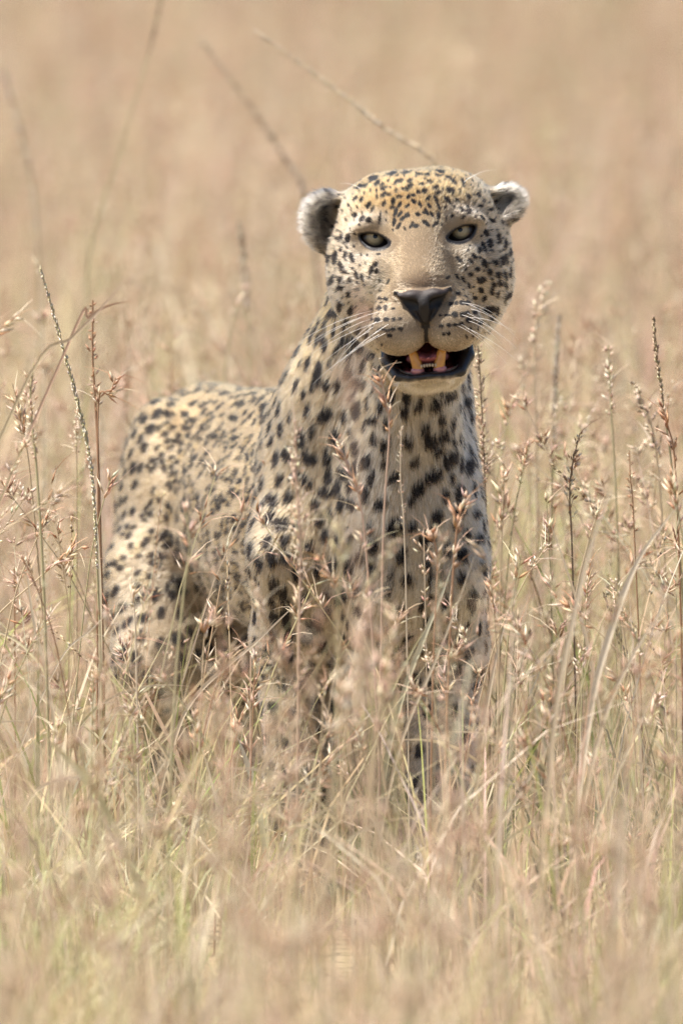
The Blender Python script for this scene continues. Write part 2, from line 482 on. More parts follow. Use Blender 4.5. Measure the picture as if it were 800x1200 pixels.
# ------------------------------------------------------------------ coat pattern
# spots read off the photograph: pixel x, y, half length, half width, angle (0 = level, + = rising to the right)
FACE_SPOTS = [
 (431.8,240.4,5,2.6,50),(424.5,256,4.5,2.5,45),(432.6,257.5,3,2.8,0),(436.7,245.3,5,1.5,50),(449.7,238.8,3,1.5,60),(449.7,228.2,5,2,50),
 (449.7,221,5,2.2,30),(441.5,215.2,5,2.5,40),(448,216.8,4,1.5,35),(438.3,209.2,6,3,20),(422,219,5,2.5,40),(428.5,217.6,4,2,40),(458.6,203.8,6,2.2,15),
 (417,233,3,1.5,50),(423.6,234.7,3,1.5,40),(415.5,252.6,2.5,2,0),(399.3,278.6,5,2.5,65),(407.7,279.4,6,2.5,80),(385.4,303,5,2.5,85),(392.8,302.2,9,2.7,88),
 (401,312.8,8,3,-65),(405,298,5,2,85),(412.6,302,6,2.5,-75),(389.5,328,7,3,60),(384.6,320,4,2.5,70),(399.8,328,5,2.8,80),(399.3,337,4.5,3,0),(410.7,328,4,2.5,80),
 (418,322.5,6,2.2,-70),(424.5,325,5,2.2,-75),(418.8,339,3.5,2.5,20),(409,344.5,4,2.5,60),(386,344.5,6,2.5,-60),(400,292.4,2.5,1.5,80),(440,309.5,3,2,50),
 (435,317,6,2,75),(441.5,317.6,3,1.5,50),(454.6,330,4,1.5,60),(461,236.3,5,2.5,75),(463.5,248.5,6,2.5,70),(468.4,251,5,2,55),(460,243.6,2.5,1.5,0),(476.5,252.6,3,2.5,30),
 (471.6,256.7,3,2,45),(462,260,6,2.3,85),(467.5,264.8,5,1.8,60),(482,264,5,1.8,60),(487,264.8,3,2,0),(489.5,251,2.5,2,0),(484,236.3,4,2.2,-40),(477,242,3.5,1.8,40),
 (480.6,212,2.5,2,0),(481.4,217.6,3,2,30),(477.3,221.7,3,2,30),(484,229,2,1.5,0),(472.4,221.7,2,1.5,0),(489.5,225,2,2,0),(496.8,224,2.5,2.2,0),(492,240.4,4,2,-70),
 (497.6,260.7,4,2.5,-35),(497.6,249.3,2.5,1.5,0),(475.7,203,5,1.8,10),(456.2,228.2,3,1.2,0),(467.5,230.6,3,1.2,0),(445,255,8,1.1,82),(470,212,3,1.5,30),(464,214,3,1.5,40),
 (490,204,4,1.6,5),(500,205,4,1.5,-5),(503,213,3,1.8,-10),(493,216,2.4,1.6,0),(525,208,4,1.6,-15),(468,240,3,1.5,60),(478,231,2.5,1.6,40),(502,241,3,1.6,-60),(510,233,3,1.6,-50),
 (510,219.7,2.8,2.3,0),(527.4,223.6,6,3.3,-30),(512,226.4,4,2,20),(501.5,232.2,4,2,50),(499.6,248.5,5,2,-60),(505.3,251.4,4,1.8,-60),(513,241.8,6,1.6,-70),
 (513,253.3,6,2,85),(523.6,235,6,2,-45),(498.6,262,6,2,-35),(509.2,262.9,5,2,40),(515,201.5,6,1.6,-8),(513,205.7,4,1.5,-10),(531,213,5,2,-40),(541.8,213,3,1.5,-50),
 (534,235,4,1.5,-40),(540.8,245.6,4,2,-40),(548.5,247.5,3.8,3,0),(542.7,254.2,4,1.6,30),(547.5,230.3,3,1.5,-40),(560,228.4,2.5,1.5,-60),(562,240.8,2.5,1.5,0),(575.3,258,4,2,-40),
 (564.8,255.2,3,1.6,-50),(573.4,245.6,3,1.5,0),(587.8,262,4,2,-60),(568.6,272.5,4,3,-70),(573.4,285,6,3.2,-80),(583,278.2,8,2.3,-85),(590.7,286,7,2,88),(566.7,289.7,7,2,-70),
 (561,293.6,4,2.2,80),(596.4,295.5,5,1.8,88),(551,306.6,4,2.5,-50),(555,300,4,2,-40),(566.7,308,5,3,-70),(579.2,307.4,4,3,-50),(587.4,305.5,6,2.5,88),(591.7,303.2,6,2,-80),
 (558.7,315.6,3.5,3,0),(572.9,318,3.2,3,-50),(583,322,4,3,80),(590.7,322.3,6,2,-75),(596.4,318.5,7,1.8,85),(551,322,2.5,2,0),(544.7,314.7,4,1.5,-70),(537,304,5,2,-50),
 (535,324.3,4,1.5,-60),(541.8,327,5,1.3,-60),(563.8,328,6,3.4,25),(585,331,4,4,0),(577.3,333,4,2,-60),(591.7,333,4,2.2,-80),(562.9,339.6,4,3.3,-50),(575.3,340.6,6,2,88),
 (581.7,345.4,5,1.6,88),(593.6,346.3,7,3,65),(548.5,334.8,4,1.6,-70),(555.2,349.2,2.5,2,0),(566.7,350,3,2,60),(571.5,363.6,7,4.3,5),(581,364.5,6,2.4,80),(524.5,325,4,1.5,50),
 (536,343.4,2,2,0),(527.8,356.3,2.3,2,0),(534,355,2.5,2,0),(540.8,354.6,2.8,2.6,0),(547,355,2.5,2.3,0),(516,369,2,1.2,0),(523.6,369,3,1.2,0),(532.2,367.8,3.2,2.8,0),
 (541.4,368.4,2.6,2.6,0),(547,366.5,2.2,2,0),(517.4,381.4,2,1.7,0),(525,380.8,2.5,1.8,0),(533,380,3.3,1.6,0),(540,379,2.2,1.8,0),(548.5,375,3,2.5,0),(525.5,390.4,2,1.8,0),(519.7,391.4,1.8,1.5,0),
 (436,362,2.5,1.5,0),(444.4,361,2.2,2.4,0),(452,360.6,2,3,0),(461,361.4,2,1.2,0),(435,373.6,2,2,0),(442,375,3,2.6,0),(452.6,374,3,2.2,0),(461,373.6,2.2,2,0),(468,373.6,2,1.5,0),
 (450,386,8,1.8,-5),(460,385.6,2.5,2,0),(469,385,2.5,2,0),(445,350,2,1.5,0),(452,350,2.5,1.5,0),(456,393,2.5,2,0),
 (425,350,4,2.5,60),(411,362,5,3.5,70),(423,368,5,3,50),(398,358,6,3,75),(388,368,7,3,70),(405,378,6,3.5,60),(420,386,6,3,50),(392,388,6,3,80),(408,398,7,3,60),(430,392,4,2.4,50),(380,400,7,3,80),(424,408,6,4,60),
 (434,416,5,3,60),(396,410,7,3,75),(575,373,3,2,50),(563,378,4,2.2,40),(556,366,2.4,2,0),
 (590,222,3,2,60),(601,219,4,3,50),(580,236,2.5,1.5,40)]
BODY_SPOTS = [
 (374,436,14,5,85),(382,486,9,6,60),(420,482,10,5,80),(420,448,8,6,30),(398,452,8,3,85),(438,492,6,4,40),(364,536,11,7,-40),(338,532,8,5,-70),(360,564,9,5,-70),
 (338,582,8,5,80),(321,587,8,6,-60),(330,614,9,8,60),(382,576,9,5,-20),(370,590,6,6,0),(375,610,6,5,0),(382,626,6,6,0),(346,558,6,5,0),(346,616,4,4,0),(318,654,10,5,-75),(334,654,8,6,60),
 (346,672,9,7,60),(320,684,10,5,-70),(334,698,13,6,-70),(336,724,13,6,-80),(322,722,9,5,-70),(336,764,12,8,-75),(314,772,14,5,-75),(368,732,10,8,40),(348,800,8,6,60),(330,802,10,4,-75),
 (378,756,8,7,30),(404,554,9,7,-40),(400,526,8,5,-60),(413,590,8,6,-40),(408,626,8,5,60),(392,660,8,6,50),(372,668,7,5,70),(362,640,7,5,70),(400,700,9,6,60),(384,716,7,5,60),(356,700,8,5,80),
 (490,476,6,5,45),(509,474,7,6,50),(526,464,8,4,40),(544,470,7,4,-80),(502,516,9,7,45),(518,510,7,5,60),(486,540,8,5,10),(538,506,14,7,65),(525,537,13,7,55),(507,558,11,7,40),(489,574,9,7,45),
 (536,576,9,5,70),(546,546,10,6,-85),(480,588,6,4,60),(482,618,7,4,45),(500,630,12,8,50),(508,674,12,7,60),(532,616,5,4,0),(560,560,5,6,80),(560,630,5,5,0),(452,520,9,5,60),(462,560,8,5,50),(446,590,8,6,50),
 (470,650,10,6,60),(540,650,9,6,75),(524,706,10,6,80),(552,700,8,5,80),(500,730,9,6,70),(536,750,9,6,80),(556,600,5,5,80),(430,540,8,5,60),(436,640,9,6,60),(454,690,9,6,60),
 (340,745,6,8,0),(320,830,8,6,-70),(345,835,8,6,70),(330,870,8,6,0),(352,868,7,5,80),(338,905,8,6,10),(312,865,6,6,0),(360,905,6,5,0)]
SPC, SPA, SPB, SPT = [], [], [], []          # centre, unit axis / half length, unit axis / half width, tone
def spot_from_pixel(x, y, a, b, ang, tone=1.0):
    r = Vector(ray(x, y)).normalized()
    hit, n, _, dist = bvh.ray_cast(Vector(CAMP), r)
    if hit is None or dist > 22.5 or abs(n.dot(r)) < 0.12: return
    t = math.radians(ang); s = dist / DIST / 1000.0
    SPC.append(np.array(hit)); SPT.append(tone)
    SPA.append((EX0 * math.cos(t) + UPV * math.sin(t)) / (a * s))
    SPB.append((-EX0 * math.sin(t) + UPV * math.cos(t)) / (b * s))
for s in FACE_SPOTS: spot_from_pixel(*s[:2], s[2] * (1.05 if s[2] > 3.3 else 1.35), s[3] * (1.05 if s[2] > 3.3 else 1.35), s[4])
N_FACE = len(SPC)
for s in BODY_SPOTS: spot_from_pixel(*s[:2], s[2] * 1.1, s[3] * 1.1, s[4])
N_HAND = len(SPC)

# surface samples for scattering
TR = np.concatenate([BF[:, [0, 1, 2]], BF[:, [0, 2, 3]]])
TA = np.linalg.norm(np.cross(BV[TR[:, 1]] - BV[TR[:, 0]], BV[TR[:, 2]] - BV[TR[:, 0]]), axis=1) * 0.5
def sample_surface(n, weight=None):
    w = TA if weight is None else TA * weight
    cs = np.cumsum(w); i = np.searchsorted(cs, rng.random(n) * cs[-1])
    i = np.minimum(i, len(TR) - 1)
    a, b = rng.random(n), rng.random(n)
    f = a + b > 1; a[f] = 1 - a[f]; b[f] = 1 - b[f]
    c = 1 - a - b
    t = TR[i]
    P = BV[t[:, 0]] * c[:, None] + BV[t[:, 1]] * a[:, None] + BV[t[:, 2]] * b[:, None]
    N = nrm(BN[t[:, 0]] * c[:, None] + BN[t[:, 1]] * a[:, None] + BN[t[:, 2]] * b[:, None])
    return P, N

def head_weight(P):
    h = w2h(P)
    return np.where((np.abs(h[:, 0]) < 165) & (h[:, 1] > -75) & (h[:, 2] > -165) & (h[:, 2] < 130), sstep(-75, -45, h[:, 1]) * sstep(-165, -140, h[:, 2]), 0.0)

def flow(P, N):
    """lie of the coat: away from the nose on the head, rearward and down on the body"""
    h = w2h(P)
    hw = head_weight(P)
    src = np.array([0, 150, -45.0])
    fh = h - src
    fh[:, 1] *= 0.8
    # muzzle and cheeks sweep back and down a little, forehead straight up and back
    fh[:, 2] += np.where(h[:, 2] < -30, -0.25 * np.abs(h[:, 0]), 0)
    fh = nrm(fh) @ HM
    rear = -BA
    front = 1 - sstep(0.12, 0.42, P[:, 1])
    low = 1 - sstep(0.25, 0.42, P[:, 2])
    side = 1 - np.abs(N[:, 2])
    fb = rear[None] * (1 - 0.75 * front)[:, None] * (1 - 0.8 * low)[:, None] + np.array([0, 0, -1.0])[None] * (0.30 + 0.75 * front + 0.9 * low)[:, None] * (0.25 + 0.75 * side)[:, None]
    f = fh * hw[:, None] + nrm(fb) * (1 - hw)[:, None]
    f = f + 0.0
    t = f - N * (f * N).sum(1, keepdims=True)
    return nrm(t)

# scattered spots on everything not read off the photograph
_P, _N = sample_surface(40000, 1 + 3 * head_weight(BV[TR].mean(1)))
_F = flow(_P, _N); _hw = head_weight(_P)
_H = w2h(_P)
handC = np.array(SPC)
acc_c = np.zeros((40001, 3)); acc_r = np.zeros(40001); n_acc = 0
def project(P):
    d = P - CAMP; z = d @ FWD
    return 400 + 1000 * DIST * d[:, 0] / z, 600 - 1000 * DIST * (d @ UPV) / z
_px, _py = project(_P)
front_face = (_hw > 0.3) & (_H[:, 1] > -25)
for i in range(len(_P)):
    p = _P[i]; z = p[2]
    if _H[i, 2] < -105 and _H[i, 1] > 25 and abs(_H[i, 0]) < 60 and _H[i, 2] > -175: continue
    if front_face[i]:
        hx_, hy_, hz_ = abs(_H[i, 0]), _H[i, 1], _H[i, 2]
        if (hx_ < 46 and hy_ > 55 and hz_ < 30) or hz_ < -118 or (abs(hx_ - 51) < 22 and abs(hz_ - 23) < 16) or (hz_ > 30 and hx_ < 40 and False): continue
        if (np.linalg.norm(handC[:N_FACE] - p, axis=1) < 0.0078).any(): continue
    if front_face[i]: sp, a, b, ros = 0.0092, 0.0030, 0.0015, 0
    elif _hw[i] > 0.5: sp, a, b, ros = 0.0120, 0.0050, 0.0028, 0
    elif p[1] < 0.16 and z > 0.58: sp, a, b, ros = 0.0185, 0.0088, 0.0050, 0
    elif 0.36 < p[1] < 0.92 and z > 0.36: sp, a, b, ros = (0.0250 if z < 0.57 else 0.0175), (0.0125 if z < 0.57 else 0.0095), (0.0105 if z < 0.57 else 0.0056), int(z < 0.57)
    elif p[1] > 0.92 and z > 0.2: sp, a, b, ros = 0.0195, 0.0105, 0.0070, 0
    else: sp, a, b, ros = 0.0210, 0.0098, 0.0072, 0
    vis = _N[i] @ FWD < -0.1
    if vis and len(handC) and (np.linalg.norm(handC[N_FACE:] - p, axis=1) < sp * 0.95).any(): continue
    if vis and _hw[i] > 0.0 and (np.linalg.norm(handC[:N_FACE] - p, axis=1) < sp * 0.9).any(): continue
    if n_acc:
        q_ = acc_c[:n_acc] - p
        if ((q_ * q_).sum(1) < np.maximum(acc_r[:n_acc], sp) ** 2).any(): continue
    acc_c[n_acc] = p; acc_r[n_acc] = sp; n_acc += 1
    t = _F[i]; bt = np.cross(_N[i], t)
    jit = rng.uniform(-0.35, 0.35)
    u = t * math.cos(jit) + bt * math.sin(jit); v = -t * math.sin(jit) + bt * math.cos(jit)
    sc = rng.uniform(0.8, 1.2)
    if ros:
        SPC.append(p); SPA.append(u / (a * 0.9)); SPB.append(v / (b * 0.9)); SPT.append(0.22)
        a0 = rng.uniform(0, 6.28)
        m = rng.integers(3, 6)
        for q in range(m):
            th = a0 + q * 6.28 / m + rng.uniform(-0.3, 0.3)
            c = p + u * math.cos(th) * a * 0.85 * sc + v * math.sin(th) * b * 0.85 * sc
            SPC.append(c); SPT.append(0.95)
            SPA.append(u / (a * 0.48)); SPB.append(v / (b * 0.42 * rng.uniform(0.8, 1.2)))
    else:
        SPC.append(p); SPT.append(rng.uniform(0.85, 1.0))
        SPA.append(u / (a * sc)); SPB.append(v / (b * sc * rng.uniform(0.8, 1.15)))
SPC, SPA, SPB, SPT = map(np.array, (SPC, SPA, SPB, SPT))
print('spots', N_HAND, len(SPC), round(time.time() - T0, 1))

def spot_amount(P):
    W = P + (0.0034 - 0.0022 * head_weight(P))[:, None] * (np.stack([vnoise(P + 9.1 * k, 130.0) for k in range(3)], -1) - 0.5)
    order = np.argsort(W[:, 2]); Ws = W[order]; zs = Ws[:, 2]
    out = np.zeros(len(P))
    for c, a, b, t in zip(SPC, SPA, SPB, SPT):
        R = max(1 / np.linalg.norm(a), 1 / np.linalg.norm(b)) * 1.35
        i0, i1 = np.searchsorted(zs, (c[2] - R, c[2] + R))
        if i1 <= i0: continue
        q = Ws[i0:i1] - c
        m = np.abs(q[:, 0]) < R
        if not m.any(): continue
        ii = np.nonzero(m)[0]; q = q[ii]
        d = np.hypot(q @ a, q @ b)
        far = np.abs(q[:, 1]) > 0.05 + R
        s = (1 - sstep(0.78, 1.12, d)) * t
        s[far] = 0
        o = order[i0 + ii]
        out[o] = np.maximum(out[o], s)
    return out

CREAM = np.array([0.365, 0.258, 0.146]); GOLD = np.array([0.38, 0.225, 0.082]); WHITE = np.array([0.50, 0.425, 0.325])
TAN = np.array([0.33, 0.228, 0.130]); DARK = np.array([0.007, 0.0055, 0.005]); BLACK = np.array([0.012, 0.011, 0.013])
def blob(h, c, r):
    return np.exp(-(((h - np.array(c)) / np.array(r)) ** 2).sum(-1))
def coat(P, N):
    h = w2h(P); ax = np.stack([np.abs(h[:, 0]), h[:, 1], h[:, 2]], -1)
    hw = head_weight(P)
    z = P[:, 2]
    up = np.clip(N[:, 2], 0, 1)
    body = mix(CREAM, GOLD, np.clip(0.1 + 0.75 * up * sstep(0.45, 0.6, z), 0, 1) * 0.8)
    nk = sstep(0.60, 0.74, z) * (1 - sstep(0.3, 0.45, P[:, 1])) * np.clip(0.3 - N[:, 1] * -0.6 - N[:, 0] * 0.8, 0, 1)
    body = mix(body, GOLD, nk * 0.8)
    fr = (1 - sstep(0.16, 0.32, P[:, 1])) * sstep(0.0, 0.6, -N[:, 1] + 0.4 * N[:, 0])
    body = mix(body, WHITE, np.clip(fr * 0.75 * (1 - sstep(0.66, 0.78, z)) * sstep(-0.03, 0.05, P[:, 0]), 0, 1))
    body = mix(body, WHITE, np.clip(-N[:, 2], 0, 1) * 0.9)
    body = mix(body, WHITE, 0.15 * (1 - sstep(0.2, 0.45, z)))
    head = np.tile(CREAM, (len(P), 1))
    head = mix(head, GOLD, np.clip(sstep(25, 60, h[:, 2]) * (1.0 - 0.3 * sstep(60, 95, ax[:, 0])), 0, 1) * 0.75)
    head = mix(head, GOLD, 0.5 * blob(ax, (88, 0, 45), (30, 60, 30)))
    head = mix(head, WHITE, np.clip(0.75 * sstep(-10, -60, h[:, 2]) * sstep(45, 75, ax[:, 0]) + 0.3 * sstep(55, 80, ax[:, 0]), 0, 0.8))
    head = mix(head, TAN, np.clip(1.1 * (1 - sstep(26, 44, ax[:, 0])) * sstep(60, 80, h[:, 1]) * (1 - sstep(10, 40, h[:, 2])), 0, 1))
    head = mix(head, np.array([0.22, 0.155, 0.12]), 0.6 * blob(ax, (0, 135, -34), (22, 20, 9)))
    for c, r, w in (((58, 50, 46), (20, 30, 9), 0.95), ((40, 60, 44), (7, 30, 10), 0.7), ((58, 55, 4), (22, 30, 7), 0.95), ((33, 70, 12), (6, 20, 9), 0.8), ((80, 30, 25), (14, 40, 10), 0.6), ((50, 80, -25), (12, 30, 22), 0.6)):
        head = mix(head, WHITE, w * blob(ax, c, r))
    pad = np.clip(blob(ax, (31, 120, -82), (34, 34, 30)) * 1.5, 0, 1) * sstep(95, 112, h[:, 1])
    head = mix(head, np.array([0.32, 0.235, 0.145]), pad)
    head = mix(head, WHITE, 0.85 * blob(ax, (20, 135, -100), (26, 24, 13)))
    head = mix(head, WHITE * 0.85, 0.9 * (1 - sstep(-140, -118, h[:, 2])) * sstep(20, 50, h[:, 1]))
    ear = ear_mask(h)
    head = mix(head, np.array([0.40, 0.34, 0.26]), ear)
    return mix(body, head, hw)
def ear_mask(h):
    return sstep(92, 104, np.abs(h[:, 0]) + 0.25 * (h[:, 2] - 40)) * sstep(-2, 10, h[:, 2]) * (1 - sstep(5, 25, h[:, 1]))

def seg_dist(h, a, b):
    a = np.array(a, float); b = np.array(b, float); ab = b - a
    t = np.clip(((h - a) @ ab) / (ab @ ab), 0, 1)
    return np.linalg.norm(h - a - t[:, None] * ab, axis=1)
def skin_masks(P, N_in=0):
    """bare dark rims of the eyes, nose leather, lips and mouth lining"""
    h = w2h(P); s = np.abs(h[:, 0]); hs = np.stack([s, h[:, 1], h[:, 2]], -1)
    al = np.minimum(almond(h, 1), almond(h, -1))
    rim = (1 - sstep(2.4, 4.2, al + 0.09 * (h[:, 2] - 22))) * (np.abs(h[:, 1] - 55) < 32)
    line = np.minimum(seg_dist(hs, (34, 62, 17), (30, 72, 9)) - 1.5, seg_dist(hs, (68, 48, 31), (78, 40, 33)) - 1.2)
    rim = np.maximum(rim, (1 - sstep(0.5, 2.2, line)))
    tri = np.maximum(s - 5 - 23 * np.clip((h[:, 2] + 80) / 32.0, 0, 1) ** 0.8, h[:, 2] + 42.5 - 2.0 * np.exp(-(s - 13) ** 2 / 60) + 0.1 * np.maximum(s - 14, 0))
    wing = seg_dist(hs, (26, 134, -46), (35, 124, -42)) - 3.5
    nose = (1 - sstep(-0.8, 1.2, np.minimum(tri, wing))) * (h[:, 1] > 108) * (h[:, 2] > -86)
    nose = np.maximum(nose, (s < 2.6) * (h[:, 1] > 112) * (h[:, 2] < -78) * (h[:, 2] > -104))
    lip = np.full(len(P), 99.0)
    for a, b, ra, rb in LIPS:
        lip = np.minimum(lip, seg_dist(hs, a, b) - max(ra, rb))
    lip = (1 - sstep(0.2, 2.4, lip + 2.2 * (vnoise(P, 160.0) - 0.5)))
    lip = lip * np.where(s < 34, sstep(-147.5, -143.0, h[:, 2] + 3.0 * (vnoise(P + 2.2, 220.0) - 0.5)), sstep(-153, -148, h[:, 2] + 4.0 * (vnoise(P + 2.2, 220.0) - 0.5)))
    c, r = CAV
    q1 = np.linalg.norm((h - np.array(c)) / np.array(r), axis=1)
    q2 = np.linalg.norm((h - np.array((0, 30, -112))) / np.array((34, 60, 20)), axis=1)
    mouth = 1 - sstep(1.06, 1.13, np.minimum(q1, q2))
    mouth = mouth * (h[:, 1] > -40) * sstep(1.02, 1.10, np.linalg.norm((hs - np.array((31, 110, -84))) / np.array((35, 34, 31)), axis=1) + 0.10 * (N_in > 0))
    return rim, nose, lip, mouth

def build_skin():
    base = coat(BV, BN) * 0.6  # coat tone darkened: shade between the hairs put into the skin colour
    sa = spot_amount(BV)
    col = mix(base, DARK, sa)
    rim, nose, lip, mouth = skin_masks(BV)
    h = w2h(BV)
    mcol = mix(np.array([0.40, 0.12, 0.12]), BLACK, sstep(24, 31, np.abs(h[:, 0])))
    mcol = mix(mcol, BLACK, (h[:, 2] < -126) * (h[:, 1] > 98))
    col = mix(col, mcol, mouth)
    col = mix(col, BLACK, lip)
    nc = mix(np.array([0.012, 0.009, 0.008]), np.array([0.030, 0.021, 0.019]), sstep(-52, -44, h[:, 2]))
    hs_ = np.stack([np.abs(h[:, 0]), h[:, 1], h[:, 2]], -1)
    nd = np.minimum(seg_dist(hs_, (12, 141, -59), (22, 134, -55)) - 7.4, seg_dist(hs_, (22, 134, -55), (35, 125, -43)) - 4.8)
    nc = mix(np.array([0.006, 0.005, 0.005]), nc, sstep(-0.5, 1.2, nd))
    col = mix(col, nc, nose)
    col = mix(col, BLACK, rim)
    ear_in = ear_mask(h) * sstep(0.1, 0.5, BN @ HEY)
    col = mix(col, np.array([0.07, 0.05, 0.045]), ear_in * 0.8)
    m = attr_mat('leopard_skin', rough=0.55, spec=0.4)
    nt = m.node_tree; p = nt.nodes['Principled BSDF']
    wa = nt.nodes.new('ShaderNodeAttribute'); wa.attribute_name = 'Wet'
    mr = nt.nodes.new('ShaderNodeMapRange'); mr.inputs[3].default_value = 0.75; mr.inputs[4].default_value = 0.24
    nt.links.new(wa.outputs['Fac'], mr.inputs[0]); nt.links.new(mr.outputs[0], p.inputs['Roughness'])
    nz = nt.nodes.new('ShaderNodeTexNoise'); nz.inputs['Scale'].default_value = 900; nz.inputs['Detail'].default_value = 3
    tc = nt.nodes.new('ShaderNodeTexCoord'); nt.links.new(tc.outputs['Object'], nz.inputs['Vector'])
    bp = nt.nodes.new('ShaderNodeBump'); bp.inputs['Strength'].default_value = 0.35; bp.inputs['Distance'].default_value = 0.001
    bp.inputs['Strength'].default_value = 0.6
    nt.links.new(nz.outputs['Fac'], bp.inputs['Height']); nt.links.new(bp.outputs[0], p.inputs['Normal'])
    o = mesh_obj('body', BV - LEO_LOC, BF, m, leo, col, smooth=True)
    w = o.data.attributes.new('Wet', 'FLOAT', 'POINT')
    w.data.foreach_set('value', np.maximum(np.maximum(lip, mouth), np.maximum(rim * 0.6, nose * 0.35)).astype(np.float32))
    return o

LEO_LOC = np.array([-0.06, 0.5, 0.0])
leo = empty('leopard', LEO_LOC)
tag(leo, 'spotted leopard standing in tall dry grass, facing forward with open mouth', 'leopard')
build_skin()

# ------------------------------------------------------------------ fur
def hair_mat():
    m = bpy.data.materials.new('leopard_fur')
    m.use_nodes = True
    nt = m.node_tree; nt.nodes.clear()
    out = nt.nodes.new('ShaderNodeOutputMaterial')
    hb = nt.nodes.new('ShaderNodeBsdfHairPrincipled')
    hb.model = 'CHIANG'; hb.parametrization = 'COLOR'
    a = nt.nodes.new('ShaderNodeAttribute'); a.attribute_name = 'Col'
    nt.links.new(a.outputs['Color'], hb.inputs['Color'])
    hb.inputs['Roughness'].default_value = 0.45
    hb.inputs['Radial Roughness'].default_value = 0.6
    hb.inputs['Coat'].default_value = 0.0
    hb.inputs['IOR'].default_value = 1.3
    nt.links.new(hb.outputs[0], out.inputs['Surface'])
    return m
HAIR = hair_mat()
def build_fur():
    # density per triangle (hairs per mm2), by region
    C = BV[TR].mean(1); h = w2h(C); hw = head_weight(C)
    dens = 0.42 + 0.75 * hw
    facing = (BN[TR[:, 0]] @ FWD)
    dens *= np.where(facing > 0.35, 0.3, 1.0)
    dens *= np.where((C[:, 2] < 0.25), 0.6, 1.0)
    dens *= np.where(C[:, 1] > 1.15, 0.5, 1.0)
    n = int((dens * TA).sum() * 1e6)
    P, N = sample_surface(n, dens)
    rim, nose, lip, mouth = skin_masks(P)
    al_h = w2h(P)
    inside = np.minimum(almond(al_h, 1), almond(al_h, -1)) < 0.5
    inside &= (al_h[:, 1] > 20) & (al_h[:, 1] < 75)
    keep = (np.maximum(np.maximum(rim * 0.9, nose), np.maximum(lip, mouth)) < rng.uniform(0.3, 0.7, len(P))) & ~inside
    P, N = P[keep], N[keep]
    n = len(P)
    h = w2h(P); hw = head_weight(P); ax = np.abs(h[:, 0])
    T = flow(P, N)
    # lengths in mm
    Lb = 8.5 + 5 * (1 - sstep(0.16, 0.32, P[:, 1])) * (P[:, 2] > 0.4) + 8 * np.clip(-N[:, 2], 0, 1)
    Lb = np.where(P[:, 2] < 0.33, 7, Lb)
    Lh = 5.6 + 3 * sstep(60, 100, ax) + 5 * sstep(-60, -110, h[:, 2]) * sstep(40, 70, ax) + 2.0 * sstep(40, 90, h[:, 2]) + 7 * (1 - sstep(-148, -136, h[:, 2]))
    Lh = Lh * np.where((ax < 36) & (h[:, 1] > 75) & (h[:, 2] > -50), 0.75, 1.0)
    Lh = np.where((h[:, 1] > 100) & (h[:, 2] < -50), 3.6, Lh)
    near_eye = np.minimum(almond(h, 1), almond(h, -1))
    Lh = Lh * np.where((near_eye < 12) & (h[:, 1] > 20), 0.55, 1.0)
    L = (Lb * (1 - hw) + Lh * hw) * rng.uniform(0.7, 1.25, n)
    em = ear_mask(h) * hw
    ein = em * sstep(0.0, 0.4, N @ HEY)
    L = L * (1 - em) + em * rng.uniform(5, 9, n) + ein * rng.uniform(0, 8, n)
    L *= 0.001
    # lie: clumps share a tilt
    cl = np.stack([vnoise(P + 3.3 * k, 95.0) for k in range(3)], -1) - 0.5
    cl2 = np.stack([vnoise(P + 1.7 * k, 28.0) for k in range(3)], -1) - 0.5
    T2 = T + 0.75 * cl * (1 - 0.4 * hw)[:, None] + 0.5 * cl2 + rng.normal(0, 0.13, (n, 3))
    # ear hair spreads outward along the ear
    eo = nrm(np.stack([np.sign(h[:, 0]) * 1.0, np.full(n, 0.1), np.full(n, 0.35)], -1)) @ HM
    T2 = mix(T2, eo + rng.normal(0, 0.25, (n, 3)), np.clip(em, 0, 1))
    T2 = nrm(T2 - N * (T2 * N).sum(1, keepdims=True))
    lift = 0.38 + 0.25 * (vnoise(P + 7, 60.0) - 0.5) + rng.normal(0, 0.08, n) + 0.25 * em
    lift = lift - 0.12 * hw * (1 - em)
    k = 4
    out = np.zeros((n, k, 3))
    p = P - N * 0.0006
    out[:, 0] = p
    for j in range(1, k):
        ang = lift * (1.35 - 0.5 * j / (k - 1))
        d = T2 * np.cos(ang)[:, None] + N * np.sin(ang)[:, None]
        d[:, 2] -= 0.05 * j
        p = p + nrm(d) * (L / (k - 1))[:, None]
        out[:, j] = p
    rad = (0.00030 - 0.00006 * hw)[:, None] * np.array([1.0, 0.95, 0.7, 0.25])[None]
    base = coat(P, N)
    sa = spot_amount(P + T * (L * 0.45)[:, None])
    # single hairs keep one colour: soft edges by chance
    dark = sa > rng.uniform(0.30, 0.55, n)
    tint = np.where((sa > 0.05) & (sa < 0.3), 0.6, 0)
    col = base * (np.clip(rng.normal(1.0, 0.16, n), 0.5, 1.5) * (0.72 + 0.56 * vnoise(P + 5.5, 330.0)))[:, None]
    col = mix(col, GOLD * 0.85, tint)
    col = np.where(dark[:, None], DARK * rng.uniform(0.5, 1.6, n)[:, None], col)
    # ears: black backs and rims, dark hollow with pale long hair over it
    hollow = ein * blob(np.stack([ax, h[:, 1] * 0, h[:, 2]], -1), (102, 0, 26), (11, 50, 20))
    back = em * (1 - sstep(-0.2, 0.2, N @ HEY))
    edark = (rng.random(n) < back * 0.6) | (rng.random(n) < hollow * 0.6)
    col = np.where(edark[:, None], np.array([0.03, 0.025, 0.022]), col)
    epale = (rng.random(n) < ein * 0.5) & ~edark
    col = np.where(epale[:, None], WHITE * 0.95, col)
    # upper lip edge and mouth corner shade into black hairs
    rim, nose, lip, mouth = skin_masks(P)
    col = np.clip(col, 0.004, 0.9)
    o = curves_obj('fur', out - LEO_LOC, rad, col, HAIR, leo)
